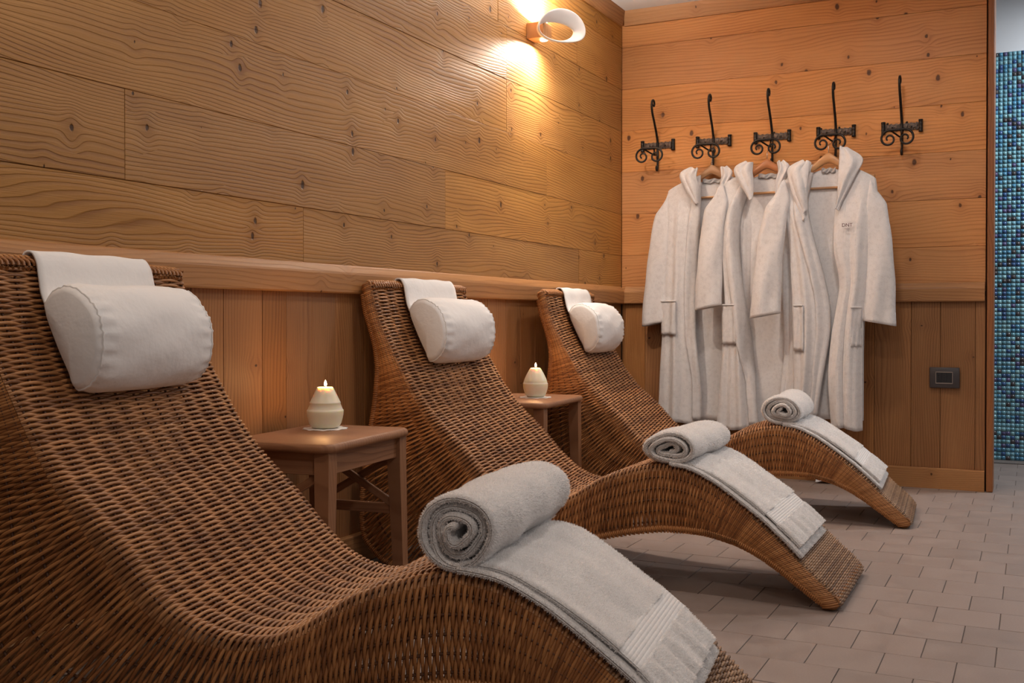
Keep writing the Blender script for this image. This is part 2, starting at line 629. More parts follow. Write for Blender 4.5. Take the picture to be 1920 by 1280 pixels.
wall_left = tag(mesh('wall_left', box(-.14, -.021, -6.2, .12, 0, 2.30), M['wallback'], smooth=False), 'larch clad wall behind the wicker loungers', 'wall', kind='structure')
wall_back = tag(mesh('wall_back', box(-.02, 1.675, .021, .12, 0, 2.30), M['wallback'], smooth=False), 'larch clad end wall with the robe hooks', 'wall', kind='structure')
ceiling = tag(mesh('ceiling', box(-.14, 4.2, -6.2, .12, 2.262, 2.34), M['plaster'], smooth=False), 'white plaster ceiling', 'ceiling', kind='structure')


def plank_mesh(L, W, T, mat, bev=.0010):
    return mesh_data('plank', *box(-L/2, L/2, -W/2, W/2, -T, 0, bev), mat, False)


ROWS = [0.860, 1.0545, 1.2605, 1.467, 1.673, 1.8785, 2.085, 2.262]
JL = {0: [-4.3, -2.55, -0.55], 1: [-3.2, -1.754, ], 2: [-4.4, -0.9], 3: [-3.9, -1.277], 4: [-2.9, -1.277, ], 5: [-3.6, -1.35, -.574], 6: [-4.0, -2.0, -.9]}
for i in range(7):
    z0, z1 = ROWS[i], ROWS[i + 1]
    ys = [-6.1] + JL[i] + [-0.001]
    for a, b in zip(ys[:-1], ys[1:]):
        link('plank', plank_mesh(b - a - .0007, z1 - z0 - .0009, .02, M['plank']), wall_left, MATL((random.uniform(-.0012, .0008), (a + b) / 2, (z0 + z1) / 2)))
    link('plank', plank_mesh(1.655, z1 - z0 - .0009, .02, M['plank_end']), wall_back, MATE((.8285, random.uniform(-.0008, .0008), (z0 + z1) / 2)))
# upright boarding below the dado rail
y = -6.1
while y < -.01:
    wd = random.choice([.115, .135, .15, .10])
    b = min(y + wd, -.001)
    link('board', plank_mesh(.84, b - y - .0014, .018, M['board']), wall_left, MATLV((-.003 + random.uniform(-.0008, .0008), (y + b) / 2, .42)))
    y = b
x = .002
while x < 1.65:
    wd = random.choice([.12, .14, .155, .11])
    b = min(x + wd, 1.657)
    if 1.657 - b < .04: b = 1.657
    link('board', plank_mesh(.84, b - x - .0014, .018, M['board']), wall_back, MATEV(((x + b) / 2, .003 + random.uniform(-.0008, .0008), .42)))
    x = b

# rails, skirting, crown, post
def trim(name, poly, axis, a0, a1, mat, label, matrix=None):
    o = mesh(name, prism(poly, axis, a0, a1), mat, smooth=False)
    return tag(o, label, 'trim', kind='structure')


def rail_obj(name, L, prof, mat, matrix, label, cat='trim'):
    """profile in (y, z) of the local plank frame, extruded along local x"""
    o = mesh(name, prism(prof, 0, -L / 2, L / 2), mat, smooth=False, matrix=matrix)
    return tag(o, label, cat, kind='structure')


RAIL = [(.816, -.004), (.816, .019), (.820, .022), (.872, .022), (.878, .020), (.897, .008), (.9, .004), (.9, -.004)]
RAIL = [(a - .858, b) for a, b in RAIL]
rail_obj('trim_1', 6.05, RAIL, M['trim'], MATL((0, -3.05, .858)), 'larch dado rail along the wall behind the loungers')
rail_obj('trim_2', 1.632, RAIL, M['trim'], MATE((.838, 0, .858)), 'larch dado rail on the end wall behind the robes')
SK = [(0, -.004), (0, .016), (.086, .016), (.089, .013), (.089, -.004)]
rail_obj('baseboard_back', 1.634, SK, M['trim'], MATE((.838, 0, 0)), 'larch baseboard along the end wall', 'baseboard')
rail_obj('baseboard_left', 6.05, SK, M['trim'], MATL((0, -3.05, 0)), 'larch baseboard along the wall behind the loungers', 'baseboard')
CR = [(2.19, -.004), (2.19, .012), (2.20, .016), (2.245, .022), (2.262, .026), (2.262, -.004)]
CR = [(a - 2.22, b) for a, b in CR]
rail_obj('trim_3', 6.05, CR, M['trim'], MATL((0, -3.05, 2.22)), 'larch crown moulding under the ceiling on the lounger wall')
rail_obj('trim_4', 1.64, CR, M['trim'], MATE((.838, 0, 2.22)), 'larch crown moulding under the ceiling on the end wall')
post = mesh('trim_5', box(-1.13, 1.13, -.013, .013, -.075, .06, .003), M['post'], smooth=False,
            matrix=Matrix(((0, 1, 0, 1.6755), (0, 0, 1, .055), (1, 0, 0, 1.131), (0, 0, 0, 1))))
tag(post, 'upright larch post closing the end wall beside the mosaic', 'trim', kind='structure')

# shower room beyond: mosaic wall and plaster above
wall_far = tag(mesh('wall_far', box(.4, 4.2, 1.018, 1.15, 0, 2.9), M['plaster'], smooth=False), 'shower room wall with blue glass mosaic and white plaster above', 'wall', kind='structure')
mp = .0211
pal = [((.19, .44, .56), 34), ((.25, .52, .60), 18), ((.08, .28, .46), 16), ((.04, .11, .29), 14), ((.07, .06, .065), 9), ((.11, .10, .24), 5), ((.14, .36, .46), 12)]
pc = np.repeat(np.arange(len(pal)), [n for _, n in pal])
nx, nz = 60, 99
tb = box(-mp/2+.0009, mp/2-.0009, -.005, 0, -mp/2+.0009, mp/2-.0009)
TV = np.asarray(tb[0])
TF = np.asarray(tb[1])
cs = np.array([(1.42 + (i + .5) * mp, 1.017, .016 + (j + .5) * mp) for i in range(nx) for j in range(nz)])
V = (cs[:, None, :] + TV[None] + np.c_[np.zeros(len(cs)), rng.uniform(-.0006, .0006, len(cs)), np.zeros(len(cs))][:, None, :]).reshape(-1, 3)
F = (np.arange(len(cs))[:, None, None] * len(TV) + TF[None]).reshape(-1, 4)
mesh('grout_bed', box(1.42, 1.42 + nx * mp, 1.0145, 1.0185, .016, .016 + nz * mp), M['mosaic_grout'], wall_far, False)
mo = mesh('mosaic', (V, F), M['mosaic'], wall_far, False)
ca = mo.data.color_attributes.new('Col', 'FLOAT_COLOR', 'POINT')
cc = np.array([(*c, 1) for c, _ in pal])[pc[rng.integers(0, len(pc), len(cs))]]
cc[:, :3] *= rng.uniform(.8, 1.15, (len(cs), 1))
ca.data.foreach_set('color', np.repeat(cc, len(TV), axis=0).astype(np.float32).ravel())
tag(mo, kind='stuff')
tag(mesh('ceiling_shower', box(.4, 4.2, .12, 1.15, 2.62, 2.7), M['plaster'], smooth=False), 'white ceiling of the shower room', 'ceiling', kind='structure')

# ------------------------------------------------------------------ wicker lounger
CT = [((.052, .850), (.030, .838)), ((.063, .830), (.034, .815)), ((.072, .783), (.040, .768)), ((.092, .725), (.060, .715)),
      ((.121, .670), (.078, .655)), ((.150, .618), (.086, .595)), ((.210, .522), (.075, .485)), ((.265, .455), (.055, .385)),
      ((.320, .408), (.042, .245)), ((.370, .366), (.044, .09)), ((.430, .300), (.14, .008)), ((.480, .257), (.29, .008)),
      ((.535, .230), (.42, .008)), ((.600, .220), (.54, .018)), ((.650, .226), (.62, .058)), ((.700, .250), (.69, .096)),
      ((.780, .302), (.76, .128)), ((.866, .331), (.85, .149)), ((.937, .345), (.935, .162)), ((1.01, .335), (.995, .164)),
      ((1.085, .298), (1.05, .163)), ((1.143, .258), (1.095, .155)), ((1.205, .213), (1.145, .143)), ((1.270, .156), (1.205, .117)),
      ((1.332, .095), (1.27, .075)), ((1.376, .057), (1.315, .042)), ((1.402, .034), (1.345, .022)), ((1.408, .018), (1.365, .008))]
CT = np.array(CT)


def wid(x):
    return np.interp(x, [.05, .45, .95, 1.40], [.596, .590, .415, .432])


def lounger_curves(n):
    T = CT[:, 0]
    d = np.r_[0, np.cumsum(np.linalg.norm(np.diff(T, axis=0), axis=1))]
    t = np.linspace(0, d[-1], 800)
    A = np.stack([np.interp(t, d, CT[:, i, k]) for i in (0, 1) for k in (0, 1)], 1)
    ker = np.hanning(41)
    ker /= ker.sum()
    pad = np.pad(A, ((20, 20), (0, 0)), mode='reflect', reflect_type='odd')
    A = np.stack([np.convolve(pad[:, k], ker, mode='valid') for k in range(4)], 1)
    s = np.linspace(0, 1, n)
    A = np.stack([np.interp(s, np.linspace(0, 1, 800), A[:, k]) for k in range(4)], 1)
    return A[:, :2], A[:, 2:]


def top_point(x):
    """height of the lounger's upper surface over local x (beyond the head)"""
    T, _ = lounger_curves(400)
    return np.interp(x, T[:, 0], T[:, 1])


NS, NTOP, NSIDE = 336, 12, 6
SPT, SPS = 4, 4


def lounger_surface(n):
    T, B = lounger_curves(n)
    wT = wid(T[:, 0]) / 2
    side = np.linspace(0, 1, NSIDE * SPS + 1)           # 0 at bottom, 1 at ridge
    top = np.linspace(-1, 1, NTOP * SPT + 1)
    drop = np.linalg.norm(T - B, axis=1)
    def sidepts(sg):
        P = np.zeros((n, len(side), 3))
        for k, v in enumerate(side):
            q = B + (T - B) * v
            out = wT + (.010 + .05 * np.clip(drop - .12, 0, .25)) * math.sin(math.pi * min(1, (1 - v) * .9)) + .10 * np.clip(drop - .2, 0, .25) * (1 - v) ** 1.5
            P[:, k, 0], P[:, k, 1], P[:, k, 2] = q[:, 0], sg * out, q[:, 1]
        return P
    near = sidepts(-1)
    far = sidepts(1)[:, ::-1]
    mid = np.zeros((n, len(top), 3))
    for k, v in enumerate(top):
        mid[:, k, 0] = T[:, 0]
        mid[:, k, 1] = v * wT
        mid[:, k, 2] = T[:, 1]
    P = np.concatenate([near, mid[:, 1:-1], far], 1)
    # round the ridges
    ker = np.array([1, 2, 3, 2, 1.])
    ker /= ker.sum()
    Q = np.pad(P, ((0, 0), (2, 2), (0, 0)), mode='edge')
    R = sum(ker[i] * Q[:, i:i + P.shape[1]] for i in range(5))
    R[:, :2], R[:, -2:] = P[:, :2], P[:, -2:]
    return R, drop, T


def strand_attr(me, nstr, per):
    a = me.attributes.new('strand', 'FLOAT', 'POINT')
    v = np.repeat(rng.random(nstr), per).astype(np.float32)
    a.data.foreach_set('value', v)


def build_lounger(root):
    P, drop, T = lounger_surface(NS)
    # jitter the strands along the length a little
    nvs = P.shape[1]
    du = np.gradient(P, axis=0)
    dv = np.gradient(P, axis=1)
    N = np.cross(du, dv)
    N /= np.linalg.norm(N, axis=2)[..., None] + 1e-9
    if N[NS // 2, nvs // 2, 2] < 0: N = -N
    ns = NSIDE * SPS
    # rib coordinate and amplitude across each strand
    rib = np.zeros(nvs)
    rib[:ns + 1] = np.linspace(-NSIDE, 0, ns + 1)
    rib[ns:ns + NTOP * SPT + 1] = np.linspace(0, NTOP, NTOP * SPT + 1)
    rib[ns + NTOP * SPT:] = np.linspace(NTOP, NTOP + NSIDE, ns + 1)
    onside = (rib < 0) | (rib > NTOP)
    sp = np.where(onside[None], (drop / NSIDE)[:, None], (wid(T[:, 0]) / NTOP)[:, None])
    amp = .0046 * np.clip((sp - .016) / .024, 0, 1)
    foot = np.clip((T[:, 0] - 1.16) / .05, 0, 1)
    head = np.clip((.155 - T[:, 0]) / .02, 0, 1)
    amp = amp * np.where(onside[None], 1.25 * (1 - np.maximum(foot, head))[:, None], 1.0)
    # finer check weave at the foot: two ribs for one
    sgn = np.where(np.arange(NS) % 2 == 0, 1.0, -1.0)[:, None]
    off = amp * sgn * np.cos(math.pi * rib)[None]
    fine = np.clip((T[:, 0] - 1.12) / .03, 0, 1)[:, None]
    off2 = .0044 * sgn * np.cos(2 * math.pi * rib)[None]
    off = np.where(onside[None], off, off * (1 - fine) + off2 * fine)
    jit = rng.normal(0, .0003, (NS, 1, 1)) * np.array([1, 0, 1])[None, None]
    W = P + N * off[..., None] + jit
    R = .0032
    a, b = ns, ns + NTOP * SPT
    ih = int(np.searchsorted(T[:, 0], .152))
    jf = int(np.searchsorted(T[:, 0], 1.185))
    for nm, lo, hi, i0, i1, mt in (('seat_weave', a - 2, b + 3, 0, jf, M['wicker']), ('foot_weave', a - 2, b + 3, jf, NS, M['wicker_foot']),
                                   ('side_weave', 0, a - 1, ih, jf, M['wicker_side']), ('side_weave', b + 2, nvs, ih, jf, M['wicker_side']),
                                   ('head_wrap', 0, a - 1, 0, ih, M['wicker_wrap']), ('head_wrap', b + 2, nvs, 0, ih, M['wicker_wrap']),
                                   ('foot_wrap', 0, a - 1, jf, NS, M['wicker_wrap']), ('foot_wrap', b + 2, nvs, jf, NS, M['wicker_wrap'])):
        V, F = tube_np(W[i0:i1, lo:hi], .0029 if nm == 'foot_weave' else R, 5, N[i0:i1, lo:hi])
        o = mesh(nm, (V, F), mt, root)
        strand_attr(o.data, i1 - i0, (hi - lo) * 5)
        tag(o, kind='stuff')
    # rods the strands are woven over
    Pr, _, _ = lounger_surface(110)
    cols = [ns + k * SPT for k in range(0, NTOP + 1)] + [k * SPS for k in range(1, NSIDE)] + [nvs - 1 - k * SPS for k in range(1, NSIDE)]
    for c in cols:
        V, F = tube_np(Pr[None, 2:108, c], .0026, 5)
        mesh('rib', (V, F), M['rib'], root)
    # frame rails wrapped with a tight strand
    def wrap(name, path, rad, pitch, strand):
        V, F = helix_on(path, rad, pitch, strand)
        o = mesh(name, (V, F), M['wicker_side'], root)
        strand_attr(o.data, 1, len(V))
        mesh('rail_core', tube(path, rad * .8, 8), M['rib'], o)
        return tag(o, kind='stuff')
    _, B = lounger_curves(160)
    for sg in (-1, 1):
        sel = (B[:, 0] > .40) & (np.arange(160) > 70)
        x = B[sel, 0]
        i = np.where(sel)[0]
        Pn, _, _ = lounger_surface(160)
        col = 0 if sg < 0 else nvs - 1
        wrap('arch_rail', Pn[i, col] + np.array([0, 0, .012]), .0075, .0054, .0027)
        wrap('back_post', Pn[2:64, col], .0075, .0056, .0027)
    # braided head rim
    yy = np.linspace(-.298, .298, 60)
    for k, (dx, dz, ph) in enumerate(((0, 0, 0), (.012, -.006, 1.5), (-.010, -.008, 3.0))):
        path = np.stack([np.full(60, .046 + dx), yy, .848 + dz - .004 * (yy / .3) ** 2], 1)
        V, F = helix_on(path, .0105, .013, .0034, steps=12, phase=ph)
        o = mesh('head_rim', (V, F), M['wicker_wrap'], root)
        strand_attr(o.data, 1, len(V))
        tag(o, kind='stuff')
    # foot roll, coiled across the end
    yy = np.linspace(-.213, .213, 60)
    path = np.stack([np.full(60, 1.384), yy, np.full(60, .022)], 1)
    V, F = helix_on(path, .0185, .0064, .0031, steps=18)
    o = mesh('foot_roll', (V, F), M['wicker_side'], root)
    strand_attr(o.data, 1, len(V))
    tag(o, kind='stuff')
    core = mesh('roll_core', tube(path, .015, 14), M['rib'], o)
    for sg in (-1, 1):
        a = np.linspace(0, 5 * math.pi, 90)
        r = .0195 - .0011 * a
        sp_ = np.stack([1.384 + r * np.cos(a), np.full(90, sg * .216), .022 + r * np.sin(a)], 1)
        mesh('coil_end', tube(sp_, .0031, 6), M['wicker_wrap'], o)


def copy_tree(o, parent=None):
    c = o.copy()
    COL.objects.link(c)
    c.parent = parent
    for ch in o.children:
        d = ch.copy()
        COL.objects.link(d)
        d.parent = c
        d.matrix_local = ch.matrix_local
        for g in ch.children:
            e = g.copy()
            COL.objects.link(e)
            e.parent = d
            e.matrix_local = g.matrix_local
    return c


LPOS = [((.078, -3.432), 7.4, 'brown wicker wave lounger nearest the camera, cut by the left frame edge'),
        ((-.002, -2.008), 0.8, 'brown wicker wave lounger in the middle, between the two wooden side tables'),
        ((.040, -.880), 3.6, 'brown wicker wave lounger furthest back, next to the hanging robes')]
loungers = []
first = empty('wicker_lounger')
build_lounger(first)
for i, (p, a, lab) in enumerate(LPOS):
    o = first if i == 0 else copy_tree(first)
    o.location = (p[0], p[1], 0)
    o.rotation_euler = (0, 0, math.radians(a))
    tag(o, lab, 'lounger', 'wicker loungers along the larch wall')
    loungers.append(o)

# ------------------------------------------------------------------ headrest pillows
def build_pillow(root, seed):
    r = np.random.default_rng(seed)
    prof = [(.093, .772), (.112, .795), (.145, .803), (.182, .792), (.213, .757), (.228, .712), (.226, .668), (.210, .630), (.187, .609), (.168, .606),
            (.158, .628), (.138, .665), (.115, .712), (.098, .752), (.093, .772)]
    loop = catmull(prof, 73)[:-1]
    cen = loop.mean(0)
    ys = np.r_[-.179, -.1785, -.176, -.172, np.linspace(-.166, .166, 37), .172, .176, .1785, .179]
    n = len(loop)
    th = np.linspace(0, 2 * math.pi, n, endpoint=False)
    P = np.zeros((len(ys), n, 3))
    ph = r.uniform(0, 6, 6)
    for i, yv in enumerate(ys):
        e = (.179 - abs(yv))
        sc = .88 + .14 * min(1, e / .045) ** .5 + .03 * math.cos(yv / .179 * math.pi / 2)
        if e < .012: sc -= .05 * (1 - e / .012) ** 2
        puck = .0026 * math.exp(-((e - .020) / .012) ** 2) * np.sin(38 * th + ph[0]) + .0022 * math.exp(-((e - .03) / .02) ** 2) * np.sin(53 * th + ph[1])
        big = .0018 * np.sin(3 * th + 9 * yv + ph[2]) * (1 - math.exp(-e / .04)) + .0010 * np.sin(5 * th - 22 * yv + ph[3]) + .0008 * np.sin(7 * th + 31 * yv + ph[4])
        v = loop - cen
        ln = np.linalg.norm(v, axis=1)[:, None]
        outer = np.clip((v @ np.array([.924, .38])) / .05 + .6, 0, 1)[:, None]
        q = cen + v * (1 + (sc - 1) * 1.0) + v / ln * ((puck + big)[:, None]) * outer
        P[i, :, 0], P[i, :, 1], P[i, :, 2] = q[:, 0], yv, q[:, 1]
    V, F = grid(P, closev=True)
    V = list(map(tuple, V))
    F = [tuple(f) for f in F]
    # softly domed end panels in rings
    for end, row in ((-1, 0), (1, len(ys) - 1)):
        prev = [row * n + k for k in range(n)]
        for f_ in (.8, .5, .2):
            c0 = P[row].mean(0)
            ring = c0 + (P[row] - c0) * f_ + np.array([0, end * .010 * (1 - f_ ** 2), 0])
            st = len(V)
            V += list(map(tuple, ring))
            cur = [st + k for k in range(n)]
            for k in range(n):
                k2 = (k + 1) % n
                F.append((prev[k], prev[k2], cur[k2], cur[k]) if end > 0 else (prev[k], cur[k], cur[k2], prev[k2]))
            prev = cur
        F.append(tuple(prev) if end > 0 else tuple(prev[::-1]))
    cu = mesh('cushion', (np.array(V), F), M['cotton'], root)
    for end in (-1, 1):
        row = 4 if end < 0 else len(ys) - 5
        pp = P[row] + np.array([0, 0, 0])
        mesh('seam', tube(np.r_[pp, pp[:1]], .0024, 6, cap=False), M['cotton'], cu)
    # flap running over the top of the backrest and down behind it
    fl = catmull([(.070, .640), (.052, .655), (.040, .69), (.035, .74), (.028, .80), (.028, .845), (.040, .868), (.058, .869), (.072, .852), (.080, .82), (.088, .785), (.098, .765)], 46)
    yv = np.linspace(-.163, .163, 22)
    P = np.zeros((46, 22, 3))
    for j, y_ in enumerate(yv):
        dr = .0022 * np.sin(np.arange(46) * .33 + j * .7)
        P[:, j, 0] = fl[:, 0] + .4 * dr
        P[:, j, 1] = y_ * (1 + .03 * np.cos(np.arange(46) / 46 * 6))
        P[:, j, 2] = fl[:, 1] + dr * .5
    solidify(mesh('flap', grid(P), M['cotton'], root), .0045, 1.0)
    # weighted pouch hanging behind the backrest
    V, F = box(-.012, .012, -.15, .15, -.045, .045, .009, 3)
    mesh('counterweight', (V + np.array([.048, 0, .672]), F), M['cotton'], root)


PL = ['white cotton headrest pillow on the lounger nearest the camera', 'white cotton headrest pillow on the middle lounger, left of the further candle', 'white cotton headrest pillow on the furthest lounger, beside the robes']
PO = [(.0, .005), (.0, .025), (.0, .035)]
for i, L in enumerate(loungers):
    o = empty('headrest_pillow')
    build_pillow(o, 11 + i)
    o.matrix_world = L.matrix_basis @ Matrix.Translation((.004, PO[i][1], .0))
    tag(o, PL[i], 'pillow', 'headrest pillows on the loungers')

# ------------------------------------------------------------------ rolled towels
def ribbon(path, thick, ys, zwave=None, yoff=None):
    """thick sheet following path (x, z), spanning ys"""
    P = np.asarray(path, float)
    n = len(P)
    T = np.gradient(P, axis=0)
    T /= np.linalg.norm(T, axis=1)[:, None] + 1e-12
    Nn = np.stack([-T[:, 1], T[:, 0]], 1)
    thick = np.broadcast_to(np.asarray(thick, float), (n,))
    G = []
    m = len(ys)
    span = abs(ys[-1] - ys[0])
    for j, y_ in enumerate(ys):
        e = min(abs(y_ - ys[0]), abs(y_ - ys[-1]))
        f = math.sqrt(max(.06, 1 - (1 - min(1, e / .008)) ** 2))
        wv = zwave(np.arange(n), y_) if zwave else 0.0
        yo = yoff(np.arange(n), y_) if yoff else 0.0
        o = P + Nn * (thick / 2 * f + wv)[:, None]
        i_ = P - Nn * (thick / 2 * f - wv)[:, None]
        q = np.concatenate([o, i_[::-1]])
        yy = np.full(2 * n, y_) + (np.r_[yo, yo[::-1]] if yoff else 0)
        G.append(np.stack([q[:, 0], yy, q[:, 1]], 1))
    V, F = grid(np.array(G), closev=True)
    F = [tuple(f) for f in F]
    L = 2 * n
    for j in (0, m - 1):
        for k in range(n - 1):
            a, b, c, d = j*L+k, j*L+k+1, j*L+L-2-k, j*L+L-1-k
            F.append((a, b, c, d) if j == 0 else (d, c, b, a))
    return V, F


def build_towel(root, seed, xr=.965, R=.066, sq=1.0, sz=1.0, turns=3.6, near=-.17, far=.17, xend=1.285, pile=2e5, sink=0.0, rfar=0.0):
    r = np.random.default_rng(seed)
    Tc, _ = lounger_curves(500)
    tz = lambda x: np.interp(x, Tc[:, 0], Tc[:, 1])
    th = .0130
    xs = np.linspace(xend, xr, 260)
    base = np.stack([xs, tz(xs)], 1)
    tg = np.gradient(base, axis=0)
    tg /= np.linalg.norm(tg, axis=1)[:, None]
    nn = np.stack([tg[:, 1], -tg[:, 0]], 1)
    drp = np.interp(np.arange(260), [0, 190, 259], [1.0, 1.0, .35])[:, None]
    upper = base + nn * (.0040 + .0185 * drp)
    lower = base + nn * (.0060 + .0045 * drp)
    # roll: starts tangentially at the bottom and winds inwards
    c0 = np.array([xr, upper[-1][1] + R - .004])
    a = np.linspace(-math.pi / 2, -math.pi / 2 - turns * 2 * math.pi, 420)
    k = (a[0] - a) / (2 * math.pi)
    rr = R - (R - .010) * (k / turns)
    ph = r.uniform(0, 6, 4)
    depth = np.clip(k / turns, 0, 1)
    rr = rr * (1 + (.05 + .10 * depth) * np.sin(2 * a + ph[0]) * np.clip(k * 2, 0, 1) + (.02 + .09 * depth) * np.sin(3 * a + ph[1]) * np.clip(k * 2, 0, 1))
    spir = np.stack([c0[0] + sq * rr * np.cos(a), c0[1] + sz * rr * np.sin(a)], 1)
    spir[:, 1] += upper[-1][1] - spir[0][1] - sink * np.clip(k * 3, 0, 1)
    fr = far + rfar
    ys = np.r_[near, near + .0008, near + .0025, near + .005, np.linspace(near + .009, fr - .009, 26), fr - .005, fr - .0025, fr - .0008, fr]
    yo = lambda i, y_: (.006 * np.sin(np.interp(i, [0, 419], [0, turns * 2.1]) + ph[2]) - .012 * np.interp(i, [0, 419], [0, 1])) * (1 if y_ < (near + far) / 2 else -1)
    lump = lambda i, y_: .0022 * np.sin(i * .045 + y_ * 17 + ph[0]) + .0014 * np.sin(i * .11 - y_ * 41 + ph[1])
    rb = ribbon(spir, np.interp(np.arange(420), [0, 360, 419], [th, th, th * .8]), ys, lump, yo)
    mesh('roll', rb, M['towel'], root)
    # draped end in three lengths: terry, woven border, terry hem
    s = np.r_[0, np.cumsum(np.linalg.norm(np.diff(upper, axis=0), axis=1))]
    def part(s0, s1, n):
        t = np.linspace(s0, s1, n)
        return np.stack([np.interp(t, s, upper[:, 0]), np.interp(t, s, upper[:, 1])], 1)
    soft = lambda i, y_: .0025 * np.sin(i * .05 + y_ * 23 + ph[3]) + .0018 * np.sin(y_ * 60 + ph[0])
    rip = lambda i, y_: (.0042 * np.sin(y_ * 88 + ph[1] + .006 * i) + .002 * np.sin(y_ * 150 + ph[2])) * np.interp(i, [0, 40, 60], [1.0, .8, .1])
    ys2 = np.r_[near, near + .0008, near + .0025, near + .005, np.linspace(near + .009, far - .009, 44), far - .005, far - .0025, far - .0008, far]
    db, hb = ribbon(part(.118, s[-1] + .0, 120), th, ys2, soft), ribbon(part(.0, .078, 60), th * .95, ys2, rip)
    mesh('draped_end', db, M['towel'], root)
    mesh('hem_end', hb, M['towel'], root)
    nb = 150
    rid = .0088 + .0022 * np.abs(np.sin(np.linspace(0, 8 * math.pi, nb))) ** .7
    rid[:6] = rid[-6:] = .008
    mesh('woven_border', ribbon(part(.072, .124, nb), rid, np.r_[near + .002, near + .004, np.linspace(near + .012, far - .012, 20), far - .004, far - .002], lambda i, y_: np.full(nb, -.0014)), M['towel_band'], root)
    # second layer of the folded towel peeping out below
    sl = np.r_[0, np.cumsum(np.linalg.norm(np.diff(lower, axis=0), axis=1))]
    ext = np.array([[xend + .014, tz(xend + .014)]]) + nn[:1] * .0095
    low = np.concatenate([ext, lower])
    ys3 = np.r_[near - .012, near - .0105, near - .008, np.linspace(near, far - .016, 22), far - .012, far - .0105, far - .009]
    ub = ribbon(low, .0125, ys3)
    mesh('under_layer', ub, M['towel'], root)
    cen = np.array([c0[0], (near + far) / 2, spir[:140, 1].mean()])
    def kroll(c_, n_):
        v_ = c_ - cen
        rad = np.hypot(v_[:, 0] / sq, v_[:, 2] / sz)
        o_ = (n_[:, 0] * v_[:, 0] + n_[:, 2] * v_[:, 2]) > 0
        return ((rad > R * .78) & o_) | (n_[:, 1] < -.35)
    ktop = lambda c_, n_: (n_[:, 2] > .15) & (n_[:, 1] > -2) | (n_[:, 1] < -.4)
    kund = lambda c_, n_: (n_[:, 1] < -.3) | ((n_[:, 0] > .3) & (c_[:, 0] > xend - .01))
    add_pile(root, [('roll', rb, kroll), ('draped_end', db, ktop), ('hem_end', hb, ktop), ('under_layer', ub, kund)], pile, .0030, .0011 if pile > 2.5e5 else .0015, seed)


def add_pile(root, sources, count, length, width, seed):
    """short terry loops standing on the visible faces of the towel"""
    r = np.random.default_rng(seed)
    for name, (V, F), keep in sources:
        V = np.asarray(V, float).reshape(-1, 3)
        Q = np.array([f for f in F if len(f) == 4])
        a, b, c, d = (V[Q[:, k]] for k in range(4))
        nrm = np.cross(c - a, d - b)
        ar = np.linalg.norm(nrm, axis=1) / 2 + 1e-15
        nrm /= (2 * ar)[:, None]
        ctr = (a + b + c + d) / 4
        ok = keep(ctr, nrm)
        w_ = np.where(ok, ar, 0)
        n = int(count * w_.sum())
        k = r.choice(len(Q), n, p=w_ / w_.sum())
        u, v = r.random((n, 1)), r.random((n, 1))
        p = a[k] * (1-u) * (1-v) + b[k] * u * (1-v) + c[k] * u * v + d[k] * (1-u) * v
        nn = nrm[k]
        lean = r.normal(0, .8, (n, 3))
        dr = nn + lean
        dr /= np.linalg.norm(dr, axis=1)[:, None]
        sd = np.cross(dr, r.normal(size=(n, 3)))
        sd /= np.linalg.norm(sd, axis=1)[:, None] + 1e-9
        ln = length * r.uniform(.6, 1.2, (n, 1))
        P = np.stack([p - sd * width / 2 - nn * .001, p + sd * width / 2 - nn * .001, p + dr * ln + sd * width * .3, p + dr * ln - sd * width * .3], 1)
        me = mesh_data('terry_pile', P.reshape(-1, 3), np.arange(4 * n).reshape(n, 4), M['towel_pile'], False)
        par = [ch for ch in root.children if ch.name.split('.')[0] == name][0]
        tag(link('terry_pile', me, par), kind='stuff')


TL = ['rolled white terry towel on the lounger nearest the camera, largest of the three', 'rolled white terry towel on the middle lounger', 'rolled white terry towel on the furthest lounger, in front of the robes']
TP = [dict(xr=.945, near=-.208, far=.165, xend=1.272, R=.062, sq=1.12, sz=1.0, turns=3.5, pile=3.4e5, sink=.008, rfar=.03), dict(xr=.960, near=-.210, far=.160, xend=1.290, R=.064, sq=1.2, sz=.74, turns=3.0, sink=.012), dict(xr=.960, near=-.195, far=.185, xend=1.285, R=.064, sq=1.12, sz=.82, turns=3.5, sink=.004)]
for i, L in enumerate(loungers):
    o = empty('rolled_towel')
    build_towel(o, 31 + i, **TP[i])
    o.matrix_world = L.matrix_basis.copy()
    tag(o, TL[i], 'towel', 'rolled towels on the loungers')

# ------------------------------------------------------------------ side tables
def rounded_rect(hx, hy, r, n=6):
    pts = []
    for cx, cy, a0 in ((hx - r, hy - r, 0), (-hx + r, hy - r, 90), (-hx + r, -hy + r, 180), (hx - r, -hy + r, 270)):
        for k in range(n + 1):
            a = math.radians(a0 + 90 * k / n)
            pts.append((cx + r * math.cos(a), cy + r * math.sin(a)))
    return pts


HT, HX, HY = .45, .150, .218


